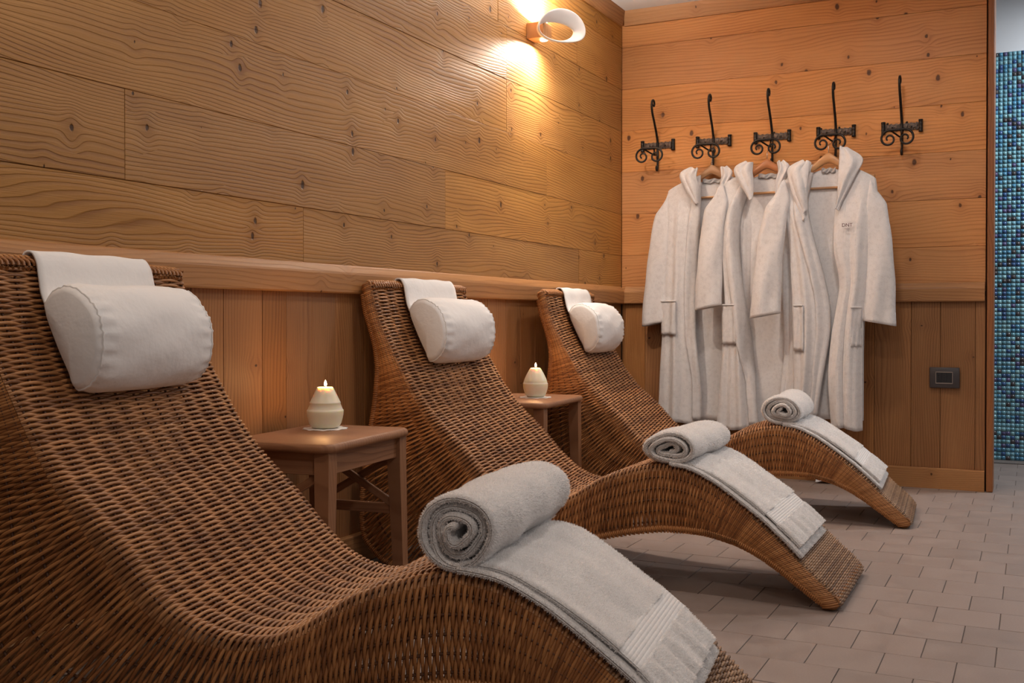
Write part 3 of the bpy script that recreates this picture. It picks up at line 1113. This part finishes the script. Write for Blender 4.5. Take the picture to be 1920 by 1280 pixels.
def build_table(root):
    sections = []
    for inset, z in ((.007, HT - .021), (.001, HT - .019), (0, HT - .012), (.001, HT - .006), (.004, HT - .002), (.009, HT)):
        sections.append([(x_, y_, z) for x_, y_ in rounded_rect(HX - inset, HY - inset, .035 - inset)])
    P = np.array(sections)
    V, F = grid(P, closev=True)
    n = P.shape[1]
    F = [tuple(f) for f in F] + [tuple(range(n - 1, -1, -1)), tuple((len(sections) - 1) * n + k for k in range(n))]
    mesh('tabletop', (V, F), M['table'], root, True, None)
    lx, ly, w0 = HX - .030, HY - .034, .019
    def leg(sx, sy):
        # square leg tapering and splaying slightly outwards
        P = []
        for z, f, o_ in ((0, .72, .016), (.12, .82, .010), (HT - .09, 1.0, 0), (HT - .021, 1.0, 0)):
            c = (sx * (lx + o_ * .4), sy * (ly + o_))
            P.append([(c[0] + a * w0 * f, c[1] + b * w0 * f, z) for a, b in ((-1, -1), (-.86, -1), (.86, -1), (1, -1), (1, -.86), (1, .86), (1, 1), (.86, 1), (-.86, 1), (-1, 1), (-1, .86), (-1, -.86))])
        V, F = grid(np.array(P), closev=True)
        return V, [tuple(f) for f in F] + [tuple(range(11, -1, -1)), tuple(36 + k for k in range(12))]
    for sx in (-1, 1):
        for sy in (-1, 1):
            mesh('leg', leg(sx, sy), M['table'], root, False)
    za, zb = HT - .075, HT - .021
    for s in (-1, 1):
        Mt = Matrix(((0, 0, s, s * (lx + .008)), (s, 0, 0, 0), (0, 1, 0, (za + zb) / 2), (0, 0, 0, 1)))
        mesh('apron', box(-ly + .0165, ly - .0165, -(zb - za) / 2, (zb - za) / 2, -.016, 0, .001), M['table'], root, False, Mt)
        Mt = Matrix(((s, 0, 0, 0), (0, 0, -s, -s * 0 + s * (ly + .008) * 1.0), (0, 1, 0, (za + zb) / 2), (0, 0, 0, 1)))
        Mt = Matrix(((-s, 0, 0, 0), (0, 0, s, s * (ly + .008)), (0, 1, 0, (za + zb) / 2), (0, 0, 0, 1)))
        mesh('apron', box(-lx + .0165, lx - .0165, -(zb - za) / 2, (zb - za) / 2, -.016, 0, .001), M['table'], root, False, Mt)
        # crossed braces and a low stretcher on the two short sides
        Mt = Matrix(((1, 0, 0, 0), (0, 0, -1, s * ly), (0, 1, 0, .236), (0, 0, 0, 1)))
        mesh('stretcher', box(-lx + .005, lx - .005, -.013, .013, -.008, .008, .001), M['table'], root, False, Mt)
        z0, z1 = .252, za
        for d in (-1, 1):
            p0, p1 = np.array([-d * (lx - .012), s * ly, z0]), np.array([d * (lx - .012), s * ly, z1])
            L = np.linalg.norm(p1 - p0)
            ex = (p1 - p0) / L
            ez = np.array([0., 1, 0])
            ey = np.cross(ez, ex)
            Mt = Matrix(((ex[0], ey[0], ez[0], 0), (ex[1], ey[1], ez[1], s * ly + .0055 * d), (ex[2], ey[2], ez[2], (z0 + z1) / 2), (0, 0, 0, 1)))
            mesh('brace', box(-L / 2, L / 2, -.010, .010, -.005, .005, .001), M['table'], root, False, Mt)


t1 = empty('side_table')
build_table(t1)
t1.location = (.225, -2.772, 0)
t1.rotation_euler = (0, 0, math.radians(6))
tag(t1, 'small oak side table with crossed braces, between the nearest and middle loungers', 'table', 'oak side tables between the loungers')
t2 = copy_tree(t1)
t2.location = (.172, -1.446, 0)
t2.rotation_euler = (0, 0, math.radians(4))
tag(t2, 'small oak side table with crossed braces, between the middle and furthest loungers', 'table')


# ------------------------------------------------------------------ candles on lace mats
def build_candle(root, egg):
    z0 = 0.0
    if egg:
        prof = [(.0, 0), (.030, 0), (.034, .003), (.0415, .018), (.0455, .034), (.0462, .044), (.0458, .050), (.0445, .0515), (.0435, .056), (.036, .075), (.027, .092), (.019, .104), (.0165, .106), (.014, .1055), (.010, .103), (.0, .102)]
    else:
        prof = [(.0, 0), (.033, 0), (.037, .003), (.0425, .012), (.0428, .014), (.0455, .024), (.0478, .035), (.0484, .043), (.0482, .0465), (.0462, .048), (.0452, .050), (.040, .0645), (.0412, .066), (.0395, .068), (.030, .088), (.0225, .103), (.020, .1065), (.0175, .1065), (.0155, .1045), (.008, .103), (.0, .1025)]
    P = catmull(prof, 70) if egg else np.array(prof)
    mesh('wax_body', lathe(P, 48), M['wax'], root)
    mesh('wick', tube([(0, 0, .100), (.0004, 0, .108), (.001, 0, .113)], .0009, 6), M['wick'], root)
    fz = [(.0001, .1095), (.0024, .1105), (.0036, .113), (.0037, .116), (.0028, .1195), (.0014, .123), (.0001, .126)]
    mesh('flame', lathe(fz, 20, .001), M['flame'], root)
    lt = point_light('candle_glow', (0.001, 0, .118), 2.2, (1.0, .52, .20), .005)
    lt.parent = root


def build_doily(root_name, c, r, lab):
    n = 96
    a = np.linspace(0, 2 * math.pi, n, endpoint=False)
    rows = []
    for f, z in ((.2, .0012), (.55, .0012), (.8, .0014), (.95, .0012), (1.0, .0008)):
        rr = r * f * (1 + .035 * np.cos(18 * a) * (f > .9)) 
        rows.append(np.stack([rr * np.cos(a), rr * np.sin(a), np.full(n, z) + .0007 * np.cos(9 * a) * f], 1))
    V, F = grid(np.array(rows), closev=True)
    F = [tuple(f) for f in F] + [tuple(range(n - 1, -1, -1))]
    o = mesh('doily', (V, F), M['doily'])
    solidify(o, .0012, 1.0)
    o.location = c
    tag(o, lab, 'doily', 'lace mats under the candles')


CANDLES = [((.163, -2.672), False, 'lit cream candle with stepped sides, on the side table nearest the camera', 'round white lace mat under the nearer candle'),
           ((.190, -1.418), True, 'lit cream egg-shaped candle on the further side table', 'round white lace mat under the further candle')]
for (cx, cy), egg, lab, dl in CANDLES:
    build_doily('doily', (cx, cy, HT + .0005), .058, dl)
    c = empty('candle', (cx, cy, HT + .0032))
    build_candle(c, egg)
    tag(c, lab, 'candle', 'lit candles')

# ------------------------------------------------------------------ wall lamp
def build_sconce(root):
    # local frame: x out of the wall, y along it, z up
    mesh('wall_mount', box(.0, .078, -.040, .040, -.034, .030, .003), M['trim'], root, False)
    n, m = 96, 14
    e1 = np.array([.42, .907, .05])
    e1 /= np.linalg.norm(e1)
    e2 = np.array([-.10, .02, 1.0])
    e2 -= e1 * (e1 @ e2)
    e2 /= np.linalg.norm(e2)
    ax = np.cross(e1, e2)
    G = np.zeros((n + 1, m, 3))
    for i in range(n + 1):
        a = 2 * math.pi * i / n
        c, s_ = math.cos(a), math.sin(a)
        cen = np.array([.112, .016, .0]) + e1 * (.104 * c) + e2 * (.046 * s_ + .008 * c)
        rad = e1 * (c * .050) + e2 * (s_ * .122)
        rad /= np.linalg.norm(rad)
        up = .5 + .5 * math.sin(a + .75)
        hw = .010 + .022 * up ** 1.3
        tw = .20 + 1.05 * up
        wv = ax * math.cos(tw) + rad * math.sin(tw)
        nv = rad * math.cos(tw) - ax * math.sin(tw)
        for j in range(m):
            b = 2 * math.pi * j / m
            u, v = math.cos(b), math.sin(b)
            G[i, j] = cen + wv * (hw * np.sign(u) * abs(u) ** .8 + hw * .5) + nv * (.0045 * v)
    V, F = grid(G, closev=True)
    mesh('shade', (V, F), M['lampwhite'], root)
    for sg, pw in ((1, LAMP_UP), (-1, LAMP_DOWN)):
        zb = .032 if sg > 0 else -.036
        mesh('lens', lathe([(.0, zb), (.014, zb), (.015, zb + sg * .003), (.0, zb + sg * .004)][::sg], 20, .060, 0), M['bulb'], root)
        d = bpy.data.lights.new('lens_light', 'AREA')
        d.shape, d.size, d.energy, d.color, d.spread = 'DISK', .03, pw, WARM, math.radians(166)
        lo = bpy.data.objects.new('lens_light', d)
        COL.objects.link(lo)
        lo.parent = root
        lo.location = (.060, 0, zb + sg * .007)
        lo.rotation_euler = (math.pi if sg > 0 else 0, 0, 0)


LAMP_UP, LAMP_DOWN = 32, 8
M['bulb'] = mat_emit('halogen_bulb', (1.0, .85, .62), 30)
lamp = empty('wall_lamp', (.0, -1.062, 1.905))
build_sconce(lamp)
tag(lamp, 'white twisted loop wall lamp glowing on the larch wall', 'lamp')
# its twin further along the same wall, above the frame
lt2 = point_light('second_wall_lamp_light', (.16, -3.9, 2.0), 11, WARM, .05)

# ------------------------------------------------------------------ wrought iron hooks
def spiral_scroll(sg, y0, zc):
    cx, cz, R = sg * .034 - .008, zc - .012, .038
    a = np.linspace(math.pi / 2, math.pi / 2 + 2.75 * math.pi, 70)
    k = np.linspace(0, 1, 70)
    r = R * (1 - .80 * k ** .85)
    x = cx - sg * r * np.cos(a) * -1 if False else cx + (-sg) * (-1) * 0
    xs = cx + sg * (-np.cos(a)) * r * 1.0
    return np.stack([xs, np.full(70, y0), cz + r * np.sin(a)], 1)


def build_hook(root):
    # local frame: x along wall, -y out of the wall, origin at plate centre on the wall
    n = 26
    P = []
    for i, u in enumerate(np.linspace(-.072, .072, n)):
        h = .0155 + .0018 * math.sin(i * 1.7) + .0012 * math.sin(i * 3.1)
        P.append([(u, 0, -h), (u, -.006 - .0008 * math.sin(i * 2.3), -h), (u, -.007 + .0010 * math.sin(i * 1.9), 0), (u, -.006, h), (u, 0, h)])
    V, F = grid(np.array(P), closev=True)
    F = [tuple(f) for f in F] + [(0, 1, 2, 3, 4), tuple((n - 1) * 5 + k for k in (4, 3, 2, 1, 0))]
    mesh('plate', (V, F), M['iron_plate'], root, False)
    for sg in (-1, 1):
        prof = [(.0, -.028), (.009, -.027), (.010, -.023), (.0085, -.021), (.0085, -.010), (.0093, -.008), (.0085, -.006), (.0085, .006), (.0093, .008), (.0085, .010), (.0085, .021), (.010, .023), (.009, .027), (.0, .028)]
        mesh('knuckle', lathe(prof, 14, sg * .078, -.008), M['iron'], root)
        mesh('nail', lathe([(.0, -.003), (.003, -.002), (.003, .002), (.0, .003)], 8, sg * .04, -.008), M['iron'], root)
    # tall arm leaning out of the wall with a curled tip
    arm = [(0, -.010, -.075), (0, -.011, -.03), (0, -.012, .02), (0, -.028, .055), (0, -.064, .11), (0, -.094, .155), (0, -.100, .183), (0, -.092, .202), (0, -.074, .209), (0, -.060, .200), (0, -.060, .186), (0, -.070, .181), (0, -.076, .188)]
    pa = catmull(arm, 90)
    mesh('arm', tube(pa, np.interp(np.arange(90), [0, 70, 89], [.0058, .0056, .0042]), 8), M['iron'], root)
    low = [(0, -.010, -.060), (0, -.010, -.105), (0, -.012, -.118), (0, -.020, -.123), (0, -.028, -.117), (0, -.028, -.106), (0, -.022, -.103)]
    mesh('lower_hook', tube(catmull(low, 40), .0052, 8), M['iron'], root)
    left = spiral_scroll(-1, -.113, -.005 - .049)
    right = spiral_scroll(1, -.113, -.005 - .049)
    path = np.concatenate([left[::-1], right])
    rad = np.r_[np.linspace(.0036, .0052, 70), np.linspace(.0052, .0036, 70)]
    mesh('scroll', tube(path, rad, 8), M['iron'], root)
    for sg in (-1, 1):
        c = spiral_scroll(sg, -.113, -.005 - .049)[-1]
        mesh('scroll_tip', lathe([(.0, -.0048), (.0036, -.0035), (.005, 0), (.0036, .0035), (.0, .0048)], 10, c[0], c[1]), M['iron'], root, True, Matrix.Translation((0, 0, c[2])))
        br = catmull([(0, -.011, -.045), (sg * .002, -.055, -.052), (sg * .024 - .008, -.110, -.032)], 20)
        mesh('stay', tube(br, .0042, 6), M['iron'], root)


HK = [.190, .468, .747, 1.034, 1.316]
HL = ['black wrought iron scroll hook closest to the corner, nothing hanging on it', 'black wrought iron scroll hook holding the leftmost robe', 'black wrought iron scroll hook holding the middle robe',
      'black wrought iron scroll hook holding the rightmost robe', 'empty black wrought iron scroll hook nearest the blue mosaic']
hk = empty('coat_hook')
build_hook(hk)
for i, x in enumerate(HK):
    o = hk if i == 0 else copy_tree(hk)
    o.location = (x, -.001, 1.588)
    o.rotation_euler = (0, math.radians((0, .6, -.5, .4, -.3)[i]), 0)
    tag(o, HL[i], 'hook', 'wrought iron hooks on the end wall')

# ------------------------------------------------------------------ robes on hangers
def curve(pts, z):
    """piecewise smooth x(z): pts = [(z, x), ...] descending z"""
    p = np.array(sorted(pts))
    q = np.interp(z, p[:, 0], p[:, 1])
    return q


def smooth_curve(pts, zs):
    p = np.array(sorted(pts))
    zz = np.linspace(p[0, 0], p[-1, 0], 200)
    xx = np.interp(zz, p[:, 0], p[:, 1])
    ker = np.hanning(31)
    ker /= ker.sum()
    xx = np.convolve(np.pad(xx, 15, mode='reflect', reflect_type='odd'), ker, mode='valid')
    return np.interp(zs, zz, xx)


def build_robe(root, d, seed):
    """local frame: origin under the hanger on the wall plane (x along wall, -y towards the room), z = height above floor"""
    r = np.random.default_rng(seed)
    yb = d['y']
    ph = r.uniform(0, 6.28, 12)
    # back panel, seen through the opening
    nu, nv = 26, 40
    P = np.zeros((nv, nu, 3))
    for j, v in enumerate(np.linspace(0, 1, nv)):
        for i, u in enumerate(np.linspace(0, 1, nu)):
            zt = 1.405 - .055 * abs(2 * u - 1) ** 1.3
            z = zt * (1 - v) + (d['hem'] + .012) * v
            xl, xr = curve(d['body_l'], z), curve(d['body_r'], z)
            P[j, i] = (xl + (xr - xl) * u, yb + .012 - .006 * math.sin(9 * u + ph[0]) * v, z)
    solidify(mesh('back_panel', grid(P), M['robe_in'], root), .005, 1.0)
    for sg, body, op, key in ((-1, d['body_l'], d['open_l'], 'l'), (1, d['body_r'], d['open_r'], 'r')):
        nu, nv = 34, 64
        P = np.zeros((nv, nu, 3))
        hem = d['hem_' + key] if 'hem_' + key in d else d['hem']
        vs = np.linspace(0, 1, nv)
        for i, u in enumerate(np.linspace(0, 1, nu)):
            zt = d['sh'] + (1.425 - d['sh']) * u ** .8
            z = zt * (1 - vs) + (hem + .006 * math.sin(7 * u + ph[1])) * vs
            xo, xi = smooth_curve(body, z), smooth_curve(op, z)
            x = xo + (xi - xo) * u
            bulge = math.sin(math.pi * min(1, .08 + u * .92)) ** .6
            dep = .012 + d.get('deep', .045) * bulge * (.35 + .65 * np.clip((1.42 - z) / .25, 0, 1))
            fold = (.010 * np.sin(2 * math.pi * (u * 1.7 + .15 * vs) + ph[2] + sg) + .006 * np.sin(2 * math.pi * (u * 3.4 - .2 * vs) + ph[3])) * np.clip(vs * 1.8, 0, 1) * min(1, u * 4)
            edge = .016 * u ** 6 * np.sin(10 * z + ph[4]) 
            P[:, i, 0] = x
            P[:, i, 1] = yb - dep - fold - edge
            P[:, i, 2] = z
        solidify(mesh('front_panel', grid(P), M['robe'], root), .007, 1.0)
        # turned facing along the opening edge
        ne = 7
        Q = np.zeros((nv, ne, 3))
        wd = d.get('facing_' + key, .042)
        z = P[:, -1, 2]
        wz = wd * np.clip(.55 + .9 * np.sin(np.clip((1.45 - z) / 1.0, 0, 1) * math.pi * .9), .4, 1.2)
        for k in range(ne):
            f = k / (ne - 1)
            Q[:, k, 0] = P[:, -1, 0] + (-sg) * -wz * f
            idx = np.clip(((1 - np.minimum(.95, wz * f / np.maximum(.03, np.abs(P[:, -1, 0] - P[:, 0, 0])))) * (nu - 1)).round().astype(int), 0, nu - 1)
            Q[:, k, 0] = P[np.arange(nv), idx, 0] * .5 + (P[:, -1, 0] + sg * wz * f) * .5
            Q[:, k, 1] = P[np.arange(nv), idx, 1] - .004 - .006 * math.sin(math.pi * f) ** .5
            Q[:, k, 2] = z
        solidify(mesh('facing', grid(Q[2:-1]), M['robe'], root), .006, 1.0)
        # sleeve
        s = d['sleeve_' + key]
        if s:
            (x0, z0), (x1, z1), hw0, hw1, yf = s
            nt, na = 44, 30
            G = np.zeros((nt, na, 3))
            for i, t in enumerate(np.linspace(0, 1, nt)):
                cx = x0 + (x1 - x0) * t + sg * .014 * math.sin(math.pi * t)
                cz = z0 + (z1 - z0) * t
                hw = (hw0 + (hw1 - hw0) * t) * (min(1, .30 + 5.5 * t) if t < .13 else 1)
                hd = (.020 + .018 * t) * (min(1, .25 + 4 * t))
                for k in range(na):
                    a = 2 * math.pi * k / na
                    fo = 1 + (.10 * math.sin(3 * a + ph[5] + 2.5 * t) + .07 * math.sin(5 * a + ph[6] - 4 * t)) * min(1, t * 2.2)
                    px = cx + hw * math.cos(a) * (1 + .02 * math.sin(20 * t + ph[7]))
                    py = yb + yf - hd * math.sin(a) * fo - .004 * math.sin(9 * t + 3 * math.cos(a) + ph[8])
                    pz = cz + (.012 * math.cos(a) * (-sg)) * t + (-.030 * (math.cos(a) * sg) * (1 - t) ** 6 if t < .3 else 0)
                    G[i, k] = (px, py, pz)
            cap = G[0].mean(0) + (G[0] - G[0].mean(0)) * .05 + np.array([0, 0, .012])
            G = np.concatenate([cap[None], G])
            so = mesh('sleeve', grid(G, closev=True), M['robe'], root)
            solidify(so, .006, 1.0)
            # stitched cuff band
            Cb = G[-5:] .copy()
            cm = Cb.mean(1, keepdims=True)
            Cb = cm + (Cb - cm) * 1.035
            solidify(mesh('cuff', grid(Cb, closev=True), M['robe'], so), .004, 1.0)
        # hood gathered on the shoulder
        hin, hout = d['hood_' + key]
        nt, nk = 30, 12
        hz0, hz1 = hin[0][0], hin[-1][0]
        G = np.zeros((nt, nk, 3))
        ci, cout = catmull(np.array([(x_, z_) for z_, x_ in hin]), nt), catmull(np.array([(x_, z_) for z_, x_ in hout]), nt)
        for i in range(nt):
            t = i / (nt - 1)
            for k in range(nk):
                f = k / (nk - 1)
                q = ci[i] + (cout[i] - ci[i]) * f
                th = d.get('hood_deep', .038) * math.sin(math.pi * min(1, .12 + .80 * f)) ** .7 * (.55 + .45 * math.sin(math.pi * min(1, t * 1.1)))
                G[i, k] = (q[0], yb - .030 - th - .006 * math.sin(12 * f + 5 * t + ph[9]) - .020 * t, q[1] + .004 * math.sin(9 * f + ph[10]))
        ho = solidify(mesh('hood', grid(G), M['robe'], root), .009, 1.0, 1)
        # pocket
        pk = d.get('pocket_' + key)
        if pk:
            xa, xb, za, zb = pk
            nn_ = 12
            G = np.zeros((nn_, nn_, 3))
            for i, f in enumerate(np.linspace(0, 1, nn_)):
                z = zb + (za - zb) * f
                jrow = int(np.argmin(np.abs(P[:, nu // 2, 2] - z)))
                for k, g_ in enumerate(np.linspace(0, 1, nn_)):
                    x = xa + (xb - xa) * g_
                    kk = int(np.argmin(np.abs(P[jrow, :, 0] - x)))
                    y = P[jrow, kk, 1]
                    G[i, k] = (x, min(y, P[jrow, min(nu - 1, kk + 1), 1]) - .009 - .003 * math.sin(math.pi * g_) * (1 - f) - .002 * math.sin(14 * g_ + 6 * f), z)
            po = solidify(mesh('pocket', grid(G), M['robe'], root), .006, 1.0)
            mesh('pocket_hem', tube(np.stack([G[0, :, 0], G[0, :, 1] - .002, G[0, :, 2]], 1), .0035, 6), M['robe'], po)
    # neck label
    if d.get('label'):
        x0, x1, z = d['label']
        G = np.zeros((6, 16, 3))
        for i in range(6):
            for k in range(16):
                G[i, k] = (x0 + (x1 - x0) * k / 15, yb + .004 - .004 * math.sin(k * 1.3 + i), z - .020 * i / 5 + .003 * math.sin(k * .9))
        solidify(mesh('neck_label', grid(G), M['label'], root), .0015)


def sym_hood(s, k=1.0):
    return ([(1.452, s * .052), (1.41, s * .058), (1.36, s * .050), (1.28, s * .052)],
            [(1.455, s * .085), (1.425, s * .135 * k), (1.375, s * .120 * k), (1.285, s * .060)])


R1 = dict(y=-.045, hem=.245, sh=1.355,
          body_l=[(1.40, -.20), (1.30, -.215), (1.1, -.215), (.8, -.225), (.5, -.245), (.24, -.255)],
          body_r=[(1.40, .20), (1.30, .22), (1.1, .21), (.8, .20), (.5, .17), (.24, .06)],
          open_l=[(1.45, -.050), (1.30, -.045), (1.2, -.048), (1.0, -.062), (.8, -.068), (.62, -.060), (.45, -.045), (.24, -.045)],
          open_r=[(1.45, .055), (1.30, .060), (1.2, .075), (1.0, .10), (.8, .12), (.5, .13), (.24, .05)],
          sleeve_l=((-.205, 1.335), (-.278, .715), .048, .058, -.012), sleeve_r=None,
          hood_l=sym_hood(-1), hood_r=sym_hood(1, .85), pocket_l=(-.235, -.150, .665, .825), label=(-.045, .05, 1.405))
R2 = dict(y=-.105, hem=.235, sh=1.355,
          body_l=[(1.40, -.20), (1.30, -.215), (1.1, -.205), (.8, -.185), (.5, -.205), (.24, -.225)],
          body_r=[(1.40, .20), (1.30, .22), (1.1, .20), (.8, .19), (.5, .19), (.24, .15)],
          open_l=[(1.45, -.058), (1.36, -.075), (1.25, -.118), (1.1, -.130), (.95, -.115), (.75, -.085), (.5, -.055), (.24, -.030)],
          open_r=[(1.45, .060), (1.30, .075), (1.1, .085), (.9, .085), (.6, .09), (.24, .06)],
          sleeve_l=((-.210, 1.335), (-.258, .792), .046, .058, -.050), sleeve_r=((.205, 1.335), (.185, .775), .045, .050, -.020),
          hood_l=sym_hood(-1), hood_r=sym_hood(1, .85), pocket_l=(-.195, -.105, .625, .805), label=(-.04, .055, 1.405), deep=.05)
R3 = dict(y=-.165, hem=.285, sh=1.345, hem_r=.262, hem_l=.30,
          body_l=[(1.40, -.19), (1.30, -.205), (1.1, -.165), (.85, -.150), (.5, -.140), (.3, -.145)],
          body_r=[(1.40, .19), (1.30, .205), (1.1, .195), (.8, .155), (.6, .150), (.26, .150)],
          open_l=[(1.45, -.060), (1.38, -.070), (1.25, -.095), (1.1, -.060), (.95, -.018), (.80, .010), (.68, .012), (.5, -.015), (.28, -.045)],
          open_r=[(1.45, .052), (1.34, .055), (1.2, .035), (1.05, .030), (.9, .062), (.8, .045), (.68, .022), (.5, .010), (.26, .025)],
          sleeve_l=((-.195, 1.325), (-.262, .755), .046, .062, -.060), sleeve_r=((.185, 1.325), (.218, .722), .045, .064, -.030),
          hood_l=([(1.43, -.070), (1.39, -.075), (1.32, -.080), (1.22, -.085)], [(1.435, -.10), (1.40, -.165), (1.33, -.150), (1.16, -.090)]),
          hood_r=([(1.492, .052), (1.43, .052), (1.34, .050), (1.22, .042)], [(1.485, .085), (1.425, .155), (1.35, .125), (1.21, .052)]),
          pocket_l=(-.140, -.095, .60, .80), pocket_r=(.110, .150, .62, .79), label=(-.03, .03, 1.405), deep=.055, hood_deep=.045)
RB = ['white terry bathrobe on the hook nearest the corner, leftmost of the three', 'white terry bathrobe hanging in the middle of the three', 'white terry bathrobe with dark red lettering on the chest, rightmost of the three']
RX = [.470, .745, 1.028]
RZ = [0, 0, 0]
for i, d in enumerate((R1, R2, R3)):
    o = empty('bathrobe', (RX[i], 0, 0))
    build_robe(o, d, 50 + i)
    tag(o, RB[i], 'bathrobe', 'white bathrobes on the end wall')
    if i == 2:
        # embroidered lettering on the chest
        for body, size, dz in (('DNT', .021, 0), ('......', .016, -.010)):
            fc = bpy.data.curves.new('lettering', 'FONT')
            fc.body = body
            fc.size = size
            fc.extrude = .0008
            fc.align_x = 'CENTER'
            to = bpy.data.objects.new('lettering', fc)
            COL.objects.link(to)
            dg = bpy.context.evaluated_depsgraph_get()
            me = bpy.data.meshes.new_from_object(to.evaluated_get(dg))
            bpy.data.objects.remove(to)
            me.materials.clear()
            me.materials.append(M['embroid'])
            lo = link('lettering', me, o)
            lo.location = (.093, d['y'] - .084, 1.137 + dz)
            lo.rotation_euler = (math.pi / 2, 0, 0)
            lo['label'] = 'dark red embroidered lettering'
    # hanger
    h = empty('coat_hanger', (RX[i], d['y'] + .002, 0))
    nt = 41
    u = np.linspace(-.195, .195, nt)
    cz = 1.447 - .085 * (1 - np.exp(-(np.abs(u) / .10) ** 1.5)) - .09 * np.abs(u)
    G = []
    for k in range(nt):
        hh = .026 - .010 * min(1, abs(u[k]) / .1)
        hy = .010
        G.append([(u[k], hy * math.cos(a) , cz[k] + hh * (abs(math.sin(a)) ** .7) * math.copysign(1, math.sin(a)) * (1 if math.sin(a) > 0 else .75)) for a in np.linspace(0, 2 * math.pi, 14, endpoint=False)])
    V, F = grid(np.array(G), closev=True)
    F = [tuple(f) for f in F] + [tuple(range(14)), tuple((nt - 1) * 14 + k for k in range(13, -1, -1))]
    mesh('shoulder_bar', (V, F), M['hanger_red' if i == 1 else 'hanger'], h)
    mesh('trouser_rod', tube([(-.185, 0, 1.318), (-.05, 0, 1.318), (.05, 0, 1.318), (.185, 0, 1.318)], .0055, 10), M['hanger'], h)
    hy0 = d['y'] + .002
    hkp = catmull([(0, 0, 1.46), (0, 0, 1.50), (0, (-.045 - hy0) * .6, 1.525), (.0, -.045 - hy0 + .0, 1.549), (.006, -.030 - hy0, 1.562), (0, -.016 - hy0, 1.552), (-.004, -.020 - hy0, 1.538)], 40)
    mesh('wire_hook', tube(hkp, .0016, 6), M['steel'], h)
    tag(h, ['pale beech hanger inside the leftmost robe', 'reddish beech hanger inside the middle robe', 'beech hanger inside the rightmost robe'][i], 'hanger', 'wooden hangers of the robes')

# ------------------------------------------------------------------ socket plate
so = empty('socket_plate', (1.495, -.004, .4850))
V, F = box(-.061, .061, -.011, 0, -.045, .045, .0035, 2)
mesh('cover', (V, F), M['plate'], so)
fr = join([box(-.036, .034, -.0135, -.0085, .022, .0262, .0008), box(-.036, .034, -.0135, -.0085, -.0262, -.022, .0008), box(-.036, -.033, -.0130, -.0085, -.022, .022, .0005), box(.031, .034, -.0130, -.0085, -.022, .022, .0005)])
mesh('bezel', fr, M['silver'], so, False)
for k in range(3):
    x0 = -.0325 + k * .0212
    md = mesh('module', box(x0, x0 + .0202, -.0122, -.0080, -.0215, .0215, .0008), M['black'], so, False)
    if k < 2:
        for zc in (-.010, 0, .010):
            mesh('pin_hole', lathe([(.0, -.0008), (.0019, -.0008), (.0022, 0), (.0, 0)], 10), M['wick'], md, True,
                 Matrix(((1, 0, 0, x0 + .010), (0, 0, -1, -.0124), (0, 1, 0, zc), (0, 0, 0, 1))))
tag(so, 'charcoal electrical socket plate with silver bezel on the lower end wall', 'socket')

# ------------------------------------------------------------------ scrap of white cloth on the floor
n = 12
G = np.zeros((n, n, 3))
for i in range(n):
    for j in range(n):
        u, v = i / (n - 1), j / (n - 1)
        G[i, j] = (.955 + .085 * u + .01 * v, -.030 - .075 * v + .02 * u, .006 + .016 * (1 - v) * (1 - u) + .006 * math.sin(5 * u + 3 * v) ** 2)
sc = solidify(mesh('cloth_scrap', grid(G), M['robe']), .004, 1.0)
tag(sc, 'small scrap of white cloth on the floor against the baseboard', 'cloth')
